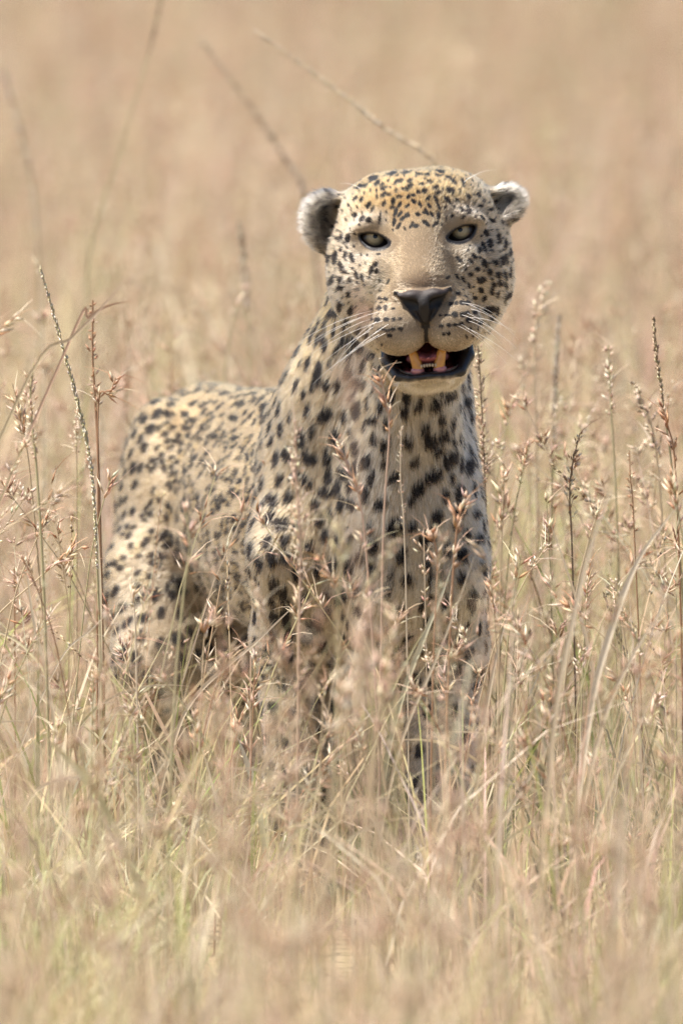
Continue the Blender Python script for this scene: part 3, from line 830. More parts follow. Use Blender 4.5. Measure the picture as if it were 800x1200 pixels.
    print('hairs', n, round(time.time() - T0, 1))
    return o
build_fur()

# ------------------------------------------------------------------ eyes, teeth, tongue, whiskers
def uv_sphere(r, nu=40, nv=28, axis_pole='y'):
    th = np.linspace(0, 2 * math.pi, nu, endpoint=False); ph = np.linspace(0, math.pi, nv)
    A, B = np.meshgrid(ph, th, indexing='ij')
    V = np.stack([np.sin(A) * np.cos(B), np.cos(A), np.sin(A) * np.sin(B)], -1) * r
    idx = np.arange(nu * nv).reshape(nv, nu)
    F = np.stack([idx[:-1], np.roll(idx, -1, 1)[:-1], np.roll(idx, -1, 1)[1:], idx[1:]], -1).reshape(-1, 4)
    return V.reshape(-1, 3), F
def eye_mat():
    m = bpy.data.materials.new('leopard_eye')
    m.use_nodes = True
    nt = m.node_tree; p = nt.nodes['Principled BSDF']
    a = nt.nodes.new('ShaderNodeAttribute'); a.attribute_name = 'Col'
    tc = nt.nodes.new('ShaderNodeTexCoord')
    nz = nt.nodes.new('ShaderNodeTexNoise'); nz.inputs['Scale'].default_value = 420
    nt.links.new(tc.outputs['Object'], nz.inputs['Vector'])
    mr = nt.nodes.new('ShaderNodeMapRange'); mr.inputs[3].default_value = 0.75; mr.inputs[4].default_value = 1.25
    nt.links.new(nz.outputs['Fac'], mr.inputs[0])
    mx = nt.nodes.new('ShaderNodeVectorMath'); mx.operation = 'SCALE'
    nt.links.new(a.outputs['Color'], mx.inputs[0]); nt.links.new(mr.outputs[0], mx.inputs['Scale'])
    nt.links.new(mx.outputs[0], p.inputs['Base Color'])
    p.inputs['Roughness'].default_value = 0.35
    p.inputs['Coat Weight'].default_value = 0.45
    p.inputs['Specular IOR Level'].default_value = 0.2
    p.inputs['Coat Roughness'].default_value = 0.04
    return m
EYEM = eye_mat()
for sx in (-1, 1):
    V, F = uv_sphere(EYE_R * 1.0, 64, 90)
    look = nrm(np.array([0.03 * 1, 1.0, 0.05 + (-0.02)]))
    d = nrm(V)
    ang = np.arccos(np.clip(d @ nrm(np.array([-0.07 * sx, 1.0, 0.17])), -1, 1)) * EYE_R     # arc from the gaze axis, mm
    col = mix(np.array([0.31, 0.255, 0.15]), np.array([0.15, 0.118, 0.066]), sstep(6.5, 10.0, ang))
    col = mix(np.array([0.36, 0.295, 0.165]), col, sstep(2.2, 5, ang))
    col = mix(col, np.array([0.03, 0.022, 0.018]), sstep(10.4, 11.6, ang))
    col = mix(np.array([0.004, 0.004, 0.004]), col, sstep(2.5, 3.1, ang))
    W = h2w(V + EYE * (sx, 1, 1)) - LEO_LOC
    F2 = F if sx else F
    fa = ang[F].mean(1)
    eye_o = None
    for nm, sel in (('eye', fa >= 11.2), ('iris', (fa < 11.2) & (fa >= 2.8)), ('pupil', fa < 2.8)):
        u, inv = np.unique(F[sel][:, ::-1], return_inverse=True)
        o = mesh_obj(nm, W[u], inv.reshape(-1, 4), EYEM, eye_o or leo, col[u], smooth=True)
        eye_o = eye_o or o

TOOTH = plain_mat('tooth_enamel', (0.58, 0.30, 0.07), rough=0.28, spec=0.5, coat=0.3, sss=0.1, nscale=120, color2=(0.46, 0.21, 0.045))
IVORY = plain_mat('small_tooth', (0.55, 0.45, 0.32), rough=0.3, spec=0.5, nscale=200)
GUM = plain_mat('wet_gum', (0.52, 0.22, 0.22), rough=0.25, spec=0.5, coat=0.5, sss=0.2, nscale=180, color2=(0.34, 0.12, 0.13))
TONGUE = plain_mat('tongue', (0.42, 0.15, 0.17), rough=0.4, spec=0.5, coat=0.3, sss=0.2, nscale=500, color2=(0.26, 0.08, 0.10))
def tube(path, radii, nseg=10, flat=1.0):
    path = np.asarray(path, float); n = len(path)
    t = nrm(np.gradient(path, axis=0))
    ref = np.array([0.0, 1.0, 0.1])
    a = nrm(np.cross(t, ref)); b = np.cross(t, a)
    th = np.linspace(0, 2 * math.pi, nseg, endpoint=False)
    V = path[:, None] + np.asarray(radii)[:, None, None] * (a[:, None] * np.cos(th)[None, :, None] + flat * b[:, None] * np.sin(th)[None, :, None])
    idx = np.arange(n * nseg).reshape(n, nseg)
    F = np.stack([idx[:-1], np.roll(idx, -1, 1)[:-1], np.roll(idx, -1, 1)[1:], idx[1:]], -1).reshape(-1, 4)
    return V.reshape(-1, 3), F
def hmesh(name, V, F, mat, col=None):
    return mesh_obj(name, h2w(V) - LEO_LOC, F[:, ::-1], mat, leo, col, smooth=True)
for sx in (-1, 1):
    t = np.linspace(0, 1, 14)
    path = np.stack([sx * (12 + 4 * t + 10 * t ** 2), 99 + 6 * t - 8 * t * t, -136 + 41 * t], -1)
    rad = 6.4 * (1 - t ** 2.6) * (1 - 0.12 * t) + 0.15
    V, F = tube(path, rad, 16); hmesh('canine_tooth', V, F, TOOTH)
    V, F = uv_sphere(1.0, 24, 16)
    hmesh('gum', V * (8, 8.5, 6.5) + (sx * 13, 98, -135), F, GUM)
for i in range(6):
    x = (i - 2.5) * 3.3
    V, F = uv_sphere(1.0, 12, 8)
    hmesh('incisor_tooth', V * (1.3, 1.4, 2.3) + (x, 106 - abs(x) * 0.15, -129 - abs(x) * 0.1), F, IVORY)
V, F = uv_sphere(1.0, 40, 30)
V = V * (25, 52, 9)
V[:, 2] += np.where(V[:, 2] > 0, -4 * np.exp(-(V[:, 0] / 5) ** 2), 0) + 0.0022 * V[:, 1] ** 2 * (V[:, 1] < 0)
hmesh('tongue', V + (0, 56, -120), F, TONGUE)

WHISK = bpy.data.materials.new('whisker'); WHISK.use_nodes = True
_p = WHISK.node_tree.nodes['Principled BSDF']
_a = WHISK.node_tree.nodes.new('ShaderNodeAttribute'); _a.attribute_name = 'Col'
WHISK.node_tree.links.new(_a.outputs['Color'], _p.inputs['Base Color']); _p.inputs['Roughness'].default_value = 0.4
wp, wr = [], []
roots = [(436,364),(442,366),(434,374),(441,377),(447,386),(437,383),(444,392),(452,390),(430,370),(448,376),(455,380),(433,388)]
roots_r = [(547,356),(541,355),(547,367),(541,369),(548,376),(540,380),(551,362),(534,381),(545,384),(552,372)]
for side, rs in ((-1, roots), (1, roots_r)):
    for x, y in rs:
        hit, n, _, dist = bvh.ray_cast(Vector(CAMP), Vector(ray(x, y)).normalized())
        if hit is None: continue
        p0 = np.array(hit); L = rng.uniform(0.05, 0.095) * (1.0 if side < 0 else 0.75)
        d = nrm(np.array([side * 1.0, -0.10 + rng.normal(0, 0.08), -0.28 + rng.normal(0, 0.12) - 0.012 * (y - 370)]))
        s = np.linspace(0, 1, 10)[:, None]
        bend = rng.uniform(0.008, 0.022)
        wp.append(p0 + d * L * s + np.array([side * -0.1, 0.35, -1.0]) * bend * s ** 2)
        wr.append(0.00027 * (1 - 0.8 * s[:, 0]))
for x, y, d, L in ((548, 210, (0.7, 0.2, 0.5), 0.04), (424, 222, (-0.7, 0.2, 0.45), 0.035), (543, 214, (0.55, 0.3, 0.6), 0.03)):
    hit, n, _, dist = bvh.ray_cast(Vector(CAMP), Vector(ray(x, y)).normalized())
    if hit is None: continue
    s = np.linspace(0, 1, 10)[:, None]
    wp.append(np.array(hit) + nrm(np.array(d)) * L * s + np.array([0.2, 0, -1]) * 0.012 * s ** 2); wr.append(0.0003 * (1 - 0.8 * s[:, 0]))
curves_obj('whiskers', np.array(wp) - LEO_LOC, np.array(wr), np.tile(np.array([0.85, 0.82, 0.76]), (len(wp), 1)), WHISK, leo)

# ------------------------------------------------------------------ grass
class GB:
    """collects vertices, triangles and colours of grass pieces"""
    def __init__(self): self.V, self.F, self.C, self.n = [], [], [], 0
    def add(self, V, F, C):
        self.V.append(V.reshape(-1, 3).astype(np.float32)); self.F.append((F + self.n).astype(np.int32)); self.C.append(C.reshape(-1, 3).astype(np.float32))
        self.n += len(self.V[-1])
    def ribbons(self, path, width, wdir, c0, c1):
        """path (n,k,3), width (n,k), wdir (n,3) side direction, colours (n,3) at base and tip"""
        n, k = path.shape[:2]
        o = wdir[:, None] * width[..., None] * 0.5
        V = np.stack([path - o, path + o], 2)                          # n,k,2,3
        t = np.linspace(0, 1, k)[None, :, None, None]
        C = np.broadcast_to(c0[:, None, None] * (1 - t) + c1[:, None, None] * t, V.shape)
        b = np.arange(k - 1)[:, None] * 2
        q = np.concatenate([b + np.array([[0, 1, 3]]), b + np.array([[0, 3, 2]])])
        F = (np.arange(n)[:, None, None] * (2 * k) + q[None]).reshape(-1, 3)
        self.add(V, F, C)
    def spikelets(self, c, d, length, width, col, sides=3):
        """slim double cones: centre of base c (n,3), direction d (n,3)"""
        n = len(c)
        a = nrm(np.cross(d, nrm(rng.normal(size=(n, 3))))); b = np.cross(d, a)
        th = np.linspace(0, 2 * math.pi, sides, endpoint=False)
        ring = c[:, None] + d[:, None] * (length * 0.38)[:, None, None] + (width * 0.5)[:, None, None] * (a[:, None] * np.cos(th)[None, :, None] + b[:, None] * np.sin(th)[None, :, None])
        V = np.concatenate([c[:, None], ring, (c + d * length[:, None])[:, None]], 1)
        q = []
        for i in range(sides):
            j = (i + 1) % sides
            q += [[0, 1 + j, 1 + i], [1 + i, 1 + j, sides + 1]]
        F = (np.arange(n)[:, None, None] * (sides + 2) + np.array(q)[None]).reshape(-1, 3)
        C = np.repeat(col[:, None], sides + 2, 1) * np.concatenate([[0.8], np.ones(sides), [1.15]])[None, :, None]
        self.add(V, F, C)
    def build(self, name, mat, parent=None, off=np.zeros(3)):
        return mesh_obj(name, np.concatenate(self.V) - off, np.concatenate(self.F), mat, parent, np.concatenate(self.C))

STRAW = np.array([0.60, 0.48, 0.315]); PALE = np.array([0.72, 0.62, 0.47]); PINK = np.array([0.60, 0.435, 0.325]); RUST = np.array([0.44, 0.26, 0.155])
GREEN = np.array([0.34, 0.365, 0.125]); OLIVE = np.array([0.50, 0.45, 0.26]); BROWN = np.array([0.28, 0.20, 0.135]); GREY = np.array([0.48, 0.43, 0.36])
GRASSM = attr_mat('dry_grass', rough=0.7, transl=0.36, spec=0.15, noise=0.12, nscale=90)
STALKM = attr_mat('dry_stalk', rough=0.6, transl=0.2, spec=0.25, noise=0.15, nscale=150)

def pick(pal, w, n):
    pal = np.array(pal); w = np.array(w, float); i = rng.choice(len(pal), n, p=w / w.sum())
    return pal[i] * rng.normal(1, 0.13, (n, 1)).clip(0.6, 1.4) * rng.normal(1, 0.04, (n, 3))
def blades(g, base, h, lean, width, c0, c1, k=5, droop=None):
    n = len(base)
    az = rng.uniform(0, 2 * math.pi, n)
    d = np.stack([np.cos(az), np.sin(az), np.zeros(n)], -1)
    t = np.linspace(0, 1, k)[None, :, None]
    dr = (np.zeros(n) if droop is None else droop)[:, None, None]
    path = base[:, None] + d[:, None] * (lean * h)[:, None, None] * t ** 1.7 + np.array([0, 0, 1.0]) * h[:, None, None] * (t - dr * t ** 3)
    wz = az + rng.uniform(0.6, 2.5, n)
    wd = np.stack([np.cos(wz), np.sin(wz), np.zeros(n)], -1)
    tt = np.linspace(0, 1, k)[None]
    w = width[:, None] * np.minimum(1, 0.55 + tt * 1.5) * np.clip((1 - tt) * 2.2, 0.06, 1)
    g.ribbons(path, w, wd, c0, c1)
    return path, d
def stems_with_heads(g, base, h, lean, nsp, kind, lod=1.0):
    """kind: 0 oat-like tufts with awns, 1 slim spike, 2 loose pale panicle"""
    n = len(base); k = 5
    az = rng.uniform(0, 2 * math.pi, n); d = np.stack([np.cos(az), np.sin(az), np.zeros(n)], -1)
    t = np.linspace(0, 1, k)[None, :, None]
    path = base[:, None] + d[:, None] * (lean * h)[:, None, None] * t ** 2 + np.array([0, 0, 1.0]) * h[:, None, None] * t
    wz = rng.uniform(0, math.pi, n); wd = np.stack([np.cos(wz), 0.35 * np.sin(wz), np.zeros(n)], -1); wd = nrm(wd)
    c = pick([STRAW, PALE, OLIVE, RUST], [4, 2, 2, 1.5], n)
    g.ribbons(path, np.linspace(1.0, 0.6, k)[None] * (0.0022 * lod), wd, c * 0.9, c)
    top = path[:, -1]; ax = nrm(path[:, -1] - path[:, -2])
    i = np.repeat(np.arange(n), nsp); m = len(i)
    hl = (np.array([0.13, 0.09, 0.12])[kind])[i]                   # head length
    s = rng.random(m)
    if True:
        kd = kind[i]
        # oat tufts gather in two or three whorls
        s = np.where(kd == 0, np.round(s * 2.2) / 2.2 + rng.normal(0, 0.05, m), s)
    pos = top[i] - ax[i] * (hl * s)[:, None]
    rd = nrm(rng.normal(size=(m, 3)) * (1, 1, 0.7))
    spread = np.where(kd == 0, 0.95, np.where(kd == 1, 0.25, 0.75))
    dirv = nrm(ax[i] + rd * spread[:, None])
    pos = pos + rd * np.where(kd == 2, 0.010, 0.003)[:, None] * rng.random((m, 1))
    ln = np.where(kd == 0, rng.uniform(0.012, 0.024, m), np.where(kd == 1, rng.uniform(0.005, 0.009, m), rng.uniform(0.006, 0.012, m))) * (0.6 + 0.4 * lod)
    wdt = np.where(kd == 0, 0.0030, np.where(kd == 1, 0.0026, 0.0030)) * lod
    cc = np.where((kd == 0)[:, None], pick([PINK, RUST, PALE], [5, 1.4, 2.5], m), np.where((kd == 1)[:, None], pick([GREY, STRAW, BROWN], [2, 3, 2], m), pick([PALE, PINK], [3, 2], m)))
    g.spikelets(pos, dirv, ln, wdt, cc)
    # awns on the oats
    a = np.nonzero((kd == 0) & (rng.random(m) < 0.45))[0]
    if len(a):
        p0 = pos[a] + dirv[a] * ln[a][:, None] * 0.9
        d2 = nrm(dirv[a] + 0.35 * rng.normal(size=(len(a), 3)))
        L = rng.uniform(0.02, 0.045, len(a))[:, None, None]
        tt = np.array([0, 0.5, 1.0])[None, :, None]
        pth = p0[:, None] + d2[:, None] * L * tt + np.array([0, 0, -1.0]) * L * 0.25 * tt ** 2
        wv = nrm(np.cross(d2, rng.normal(size=(len(a), 3))))
        g.ribbons(pth, np.array([[0.0008, 0.0007, 0.0003]]) * np.ones((len(a), 1)) * lod, wv, cc[a] * 1.1, cc[a] * 1.2)

FOOT = [(-0.052, 0.19), (0.118, 0.14), (-0.22, 1.0), (-0.09, 1.0)]
def patch(b):
    """slow drift of species and age over the field: multiplies colours"""
    q = np.stack([b[:, 0], b[:, 1] * 0.45, b[:, 2]], -1)
    a = vnoise(q + 11.3, 2.2)[:, None]; g = vnoise(q + 31.7, 1.6)[:, None]
    c = 0.72 + 0.56 * a
    return c * (1 + (g - 0.5) * np.array([[-0.16, 0.24, -0.22]]))
def strip(y0, y1, dens, margin, clear=True):
    """random ground points between depths y0..y1, in a band a little wider than the view"""
    ym = (y0 + y1) / 2
    hw = 0.40 * (y1 + D) / D + margin
    n = int(dens * (y1 - y0) * 2 * hw)
    x = rng.uniform(-hw, hw, n); y = rng.uniform(y0, y1, n)
    # tussocks: pull plants together
    i = np.floor(x / 0.21).astype(int); j = np.floor(y / 0.21).astype(int)
    cx = (i + 1.4 * _perm[i & 63, j & 63, 5] - 0.2) * 0.21; cy = (j + 1.4 * _perm[i & 63, j & 63, 9] - 0.2) * 0.21
    pull = rng.random(n) * 0.6
    x = x * (1 - pull) + cx * pull; y = y * (1 - pull) + cy * pull
    keep = np.ones(n, bool)
    if clear:
        # nothing grows through the animal
        t = np.clip((y - 0.1) / 1.05, 0, 1)
        xc = 0.04 - 0.20 * t
        keep &= ~((np.abs(x - xc) < 0.16) & (y > 0.03) & (y < 1.25))
        # trodden strip where it has just walked up
        keep &= ~((np.abs(x + 0.05 + 0.02 * y) < 0.13) & (y > -2.6) & (y < 0.05) & (rng.random(n) < 0.5) & (dens > 200))
    return np.stack([x[keep], y[keep], np.zeros(keep.sum())], -1)

def build_grass():
    # --- near and around the animal: fine pieces
    g = GB()
    for y0, y1, db, ds, hb, hs in ((-10.5, -4.0, 330, 40, 0.37, 0.48), (-4.0, -1.0, 350, 40, 0.30, 0.42), (-1.0, 0.0, 560, 52, 0.27, 0.38), (0.0, 1.3, 520, 70, 0.36, 0.46), (1.3, 4.0, 460, 70, 0.42, 0.54)):
        b = strip(y0, y1, db, 0.55); n = len(b)
        h = rng.gamma(9, hb / 9, n).clip(0.08, hb * 1.6)
        c = pick([STRAW, PALE, OLIVE, GREEN, PINK, BROWN], [5, 3, 3.0, 2.4, 1.0, 1.0], n)
        c = c * patch(b)
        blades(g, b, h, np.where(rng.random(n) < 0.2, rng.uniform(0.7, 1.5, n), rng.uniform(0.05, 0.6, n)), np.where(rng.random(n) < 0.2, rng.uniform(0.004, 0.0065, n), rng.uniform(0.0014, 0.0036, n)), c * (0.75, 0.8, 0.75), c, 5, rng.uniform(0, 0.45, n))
        b = strip(y0, y1, ds, 0.55); n = len(b)
        h = rng.normal(hs, 0.085, n).clip(0.2, hs * 1.32)
        stems_with_heads(g, b, h, rng.uniform(0.0, 1.0, n) ** 1.5 * 0.75, 24, rng.choice(3, n, p=[0.66, 0.14, 0.2]))
    # litter and young shoots that hide the soil
    b = strip(-10.5, 0.4, 330, 0.45); n = len(b)
    c = pick([STRAW, OLIVE, GREEN, BROWN, PALE], [4, 3, 3, 2, 1], n) * patch(b)
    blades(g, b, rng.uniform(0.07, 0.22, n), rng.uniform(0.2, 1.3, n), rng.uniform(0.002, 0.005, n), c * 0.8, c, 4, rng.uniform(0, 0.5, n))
    # short growth under the belly and between the legs
    m = 900
    y = rng.uniform(0.05, 1.25, m); x = 0.04 - 0.20 * np.clip((y - 0.1) / 1.05, 0, 1) + rng.uniform(-0.17, 0.17, m)
    ok = np.ones(m, bool)
    for fx, fy in FOOT: ok &= np.hypot(x - fx, y - fy) > 0.085
    b = np.stack([x, y, 0 * x], -1)[ok]; n = len(b)
    c = pick([STRAW, OLIVE, GREEN, BROWN], [4, 3, 2, 2], n)
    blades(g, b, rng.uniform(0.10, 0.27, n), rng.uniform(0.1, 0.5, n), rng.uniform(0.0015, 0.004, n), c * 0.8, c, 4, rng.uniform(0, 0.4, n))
    b = strip(-10.5, -3.0, 16, 0.5); n = len(b)
    stems_with_heads(g, b, rng.normal(0.40, 0.06, n).clip(0.2, 0.52), rng.uniform(0.1, 0.5, n), 30, np.zeros(n, int), 1.5)
    o = g.build('dry_grass', GRASSM)
    tag(o, 'thick tall dry savannah grass growing around the leopard', 'grass', kind='stuff')
    t1 = sum(len(f) for f in g.F)
    # --- background: broader pieces, out of focus
    g = GB()
    for y0, y1, db, ds, lod in ((4.0, 9.0, 260, 60, 1.3), (9.0, 18.0, 130, 42, 1.8), (18.0, 36.0, 60, 26, 2.6), (36.0, 70.0, 24, 10, 4.0), (70.0, 130.0, 9, 4, 7.0)):
        wide = 0.8 + 0.05 * max(0, y0 - 4)
        b = strip(y0, y1, db, wide, False); n = len(b)
        h = rng.gamma(10, 0.045, n).clip(0.1, 0.8)
        c = pick([STRAW, PALE, OLIVE, PINK, BROWN], [5, 2, 1.4, 2.2, 0.8], n)
        c = c * patch(b * (1, 1, 1))
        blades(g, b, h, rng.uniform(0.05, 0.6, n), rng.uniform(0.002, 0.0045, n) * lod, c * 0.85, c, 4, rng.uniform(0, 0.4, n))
        b = strip(y0, y1, ds, wide, False); n = len(b)
        h = rng.normal(0.60, 0.09, n).clip(0.25, 0.85)
        stems_with_heads(g, b, h, rng.uniform(0.0, 0.3, n), 12 if y0 < 15 else 8, rng.choice(3, n, p=[0.7, 0.12, 0.18]), lod)
    o = g.build('distant_grass', GRASSM)
    tag(o, 'blurred plain of pale brown grass far behind the leopard', 'grass', kind='stuff')
    print('grass tris', t1, sum(len(f) for f in g.F), round(time.time() - T0, 1))
if GRASS: build_grass()


# ------------------------------------------------------------------ single stalks and blades that stand out
def smooth_path(P, n):
    P = np.asarray(P, float); m = len(P)
    if m == 2:
        return P[0] + (P[1] - P[0]) * np.linspace(0, 1, n)[:, None]
    Q = np.vstack([2 * P[0] - P[1], P, 2 * P[-1] - P[-2]])
    out = []
    for u in np.linspace(0, m - 1, n):
        i = min(int(u), m - 2); t = u - i
        a, b, c, d = Q[i], Q[i + 1], Q[i + 2], Q[i + 3]
        out.append(0.5 * (2 * b + (c - a) * t + (2 * a - 5 * b + 4 * c - d) * t * t + (3 * b - a - 3 * c + d) * t ** 3))
    return np.array(out)
def to_ground(pix, Y, dy=0.0):
    """tip-first pixel path at depth Y, carried on down to the soil"""
    m = len(pix)
    P = [at(x, y, Y + dy * i / max(1, m - 1)) for i, (x, y) in enumerate(pix)]
    e = P[-1]; d = P[-1] - P[-2]
    sl = np.clip(d[:2] / min(-0.02, d[2]) * -1, -0.8, 0.8)
    if e[2] > 0.02:
        P.append(np.array([e[0] + sl[0] * e[2] * 0.25, e[1] + sl[1] * e[2] * 0.25, e[2] * 0.5]))
        P.append(np.array([e[0] + sl[0] * e[2] * 0.35, e[1] + sl[1] * e[2] * 0.35, -0.005]))
    return np.array(P)
def stem_mesh(path, r0, r1, c0, c1, sides=6):
    n = len(path); t = np.linspace(0, 1, n)
    V, F = tube(path, r0 + (r1 - r0) * t, sides)
    node = 1.0 + 0.0 * t
    C = np.repeat(mix(np.tile(c0, (n, 1)), np.tile(c1, (n, 1)), t), sides, 0)
    return V, F, C
def head_mesh(kind, path, frac, scale, cols):
    """spikelets over the first frac of the path (tip first)"""
    g = GB()
    seg = np.linalg.norm(np.diff(path, axis=0), axis=1); cum = np.concatenate([[0], np.cumsum(seg)]); HL = cum[-1] * frac * (1.0 if kind == 'spike' else 0.62)
    n = max(10, int(HL * {'spike': 1500, 'oat': 420, 'panicle': 620, 'bristle': 380}[kind] / scale))
    u = np.sort(rng.random(n)) * HL
    if kind == 'oat':
        u = (np.round(u / HL * 4.5) / 4.5).clip(0, 1) * HL + rng.normal(0, 0.006 * scale, n)
    u = u.clip(0, cum[-1])
    pos = np.stack([np.interp(u, cum, path[:, q]) for q in range(3)], -1)
    ax = np.stack([np.interp(u, cum, np.gradient(path[:, q])) for q in range(3)], -1); ax = -nrm(ax)
    rd = nrm(rng.normal(size=(n, 3)))
    taper = 0.55 + 0.45 * np.sin(np.pi * np.clip(u / HL, 0.05, 0.95))
    sp, off, ln, wd = {'spike': (0.35, 0.0012, (0.004, 0.007), 0.0024), 'oat': (0.75, 0.002, (0.011, 0.020), 0.0030), 'panicle': (0.8, 0.006, (0.006, 0.011), 0.0027), 'bristle': (1.1, 0.002, (0.004, 0.009), 0.0016)}[kind]
    d = nrm(ax + rd * sp)
    L = rng.uniform(*ln, n) * scale * taper
    c = pick(cols, [1] * len(cols), n)
    g.spikelets(pos + rd * off * scale * rng.random((n, 1)) * taper[:, None], d, L, wd * scale * rng.uniform(0.7, 1.2, n), c, 4)
    if kind in ('oat', 'panicle'):
        a = np.nonzero(rng.random(n) < (0.6 if kind == 'oat' else 0.25))[0]
        p0 = pos[a] + d[a] * L[a][:, None] * 0.9; d2 = nrm(d[a] + 0.3 * rng.normal(size=(len(a), 3)))
        LL = rng.uniform(0.012, 0.032, len(a))[:, None, None] * scale; tt = np.array([0, 0.5, 1.0])[None, :, None]
        g.ribbons(p0[:, None] + d2[:, None] * LL * tt + np.array([0, 0, -1.0]) * LL * 0.2 * tt ** 2, np.ones((len(a), 1)) * np.array([[0.0009, 0.0007, 0.0003]]), nrm(np.cross(d2, rng.normal(size=(len(a), 3)))), c[a] * 1.1, c[a] * 1.25)
    return g
def leaf_mesh(path, width, c0, c1):
    """a keeled blade: V section with a real fold, path tip first"""
    n = len(path); t = np.linspace(0, 1, n)
    T = nrm(np.gradient(path, axis=0)); sdv = nrm(np.cross(T, np.array([0.25, 1.0, 0.15]))); up = np.cross(sdv, T)
    w = width * np.clip(t * 3.0, 0.04, 1) * (1 - 0.25 * t)
    V = np.stack([path - sdv * w[:, None] * 0.5, path + up * w[:, None] * 0.18, path + sdv * w[:, None] * 0.5], 1).reshape(-1, 3)
    i = np.arange(n - 1)[:, None] * 3
    F = np.concatenate([i + np.array([[0, 1, 4]]), i + np.array([[0, 4, 3]]), i + np.array([[1, 2, 5]]), i + np.array([[1, 5, 4]])])
    C = np.repeat(mix(np.tile(c0, (n, 1)), np.tile(c1, (n, 1)), t), 3, 0)
    return V, F, C

def stalk(pix, Y, kind, label, cols, frac=0.3, scale=1.0, r=1.3, stem=STRAW, dy=0.0, group=None, leaf=None):
    P = smooth_path(to_ground(pix, Y, dy), 40)
    base = P[-1].copy(); base[2] = 0
    e = empty('grass_stalk', base)
    tag(e, label, 'grass stalk', group)
    V, F, C = stem_mesh(P, r * 0.0005, r * 0.001, stem * 1.0, stem * 0.85)
    mesh_obj('stem', V - base, F, STALKM, e, C, smooth=True)
    tag(head_mesh(kind, P, frac, scale, cols).build('seed_head', STALKM, e, base), kind='stuff')
    if leaf is not None:
        i = int(len(P) * leaf[0]); p0 = P[i]; d = np.array([leaf[1], rng.normal(0, 0.3), 1.0]); L = leaf[2]
        t = np.linspace(1, 0, 14)[:, None]
        lp = p0 + nrm(d) * L * t + np.array([leaf[1] * 0.6, 0, -0.45]) * L * t ** 2.2
        V, F, C = leaf_mesh(lp, 0.004, PALE, OLIVE)
        mesh_obj('leaf', V - base, F, STALKM, e, C)
    return e
def blade(pix, Y, label, width=4.0, c0=PALE, c1=STRAW, dy=0.0, ground=True, group=None):
    P = to_ground(pix, Y, dy) if ground else np.array([at(x, y, Y + dy * i / max(1, len(pix) - 1)) for i, (x, y) in enumerate(pix)])
    P = smooth_path(P, 30)
    base = P[-1].copy(); base[2] = 0
    V, F, C = leaf_mesh(P, width * 0.001, np.array(c0), np.array(c1))
    o = mesh_obj('dry_straw', V - base, F, STALKM, None, C)
    o.location = base
    tag(o, label, 'grass blade', group)
    return o

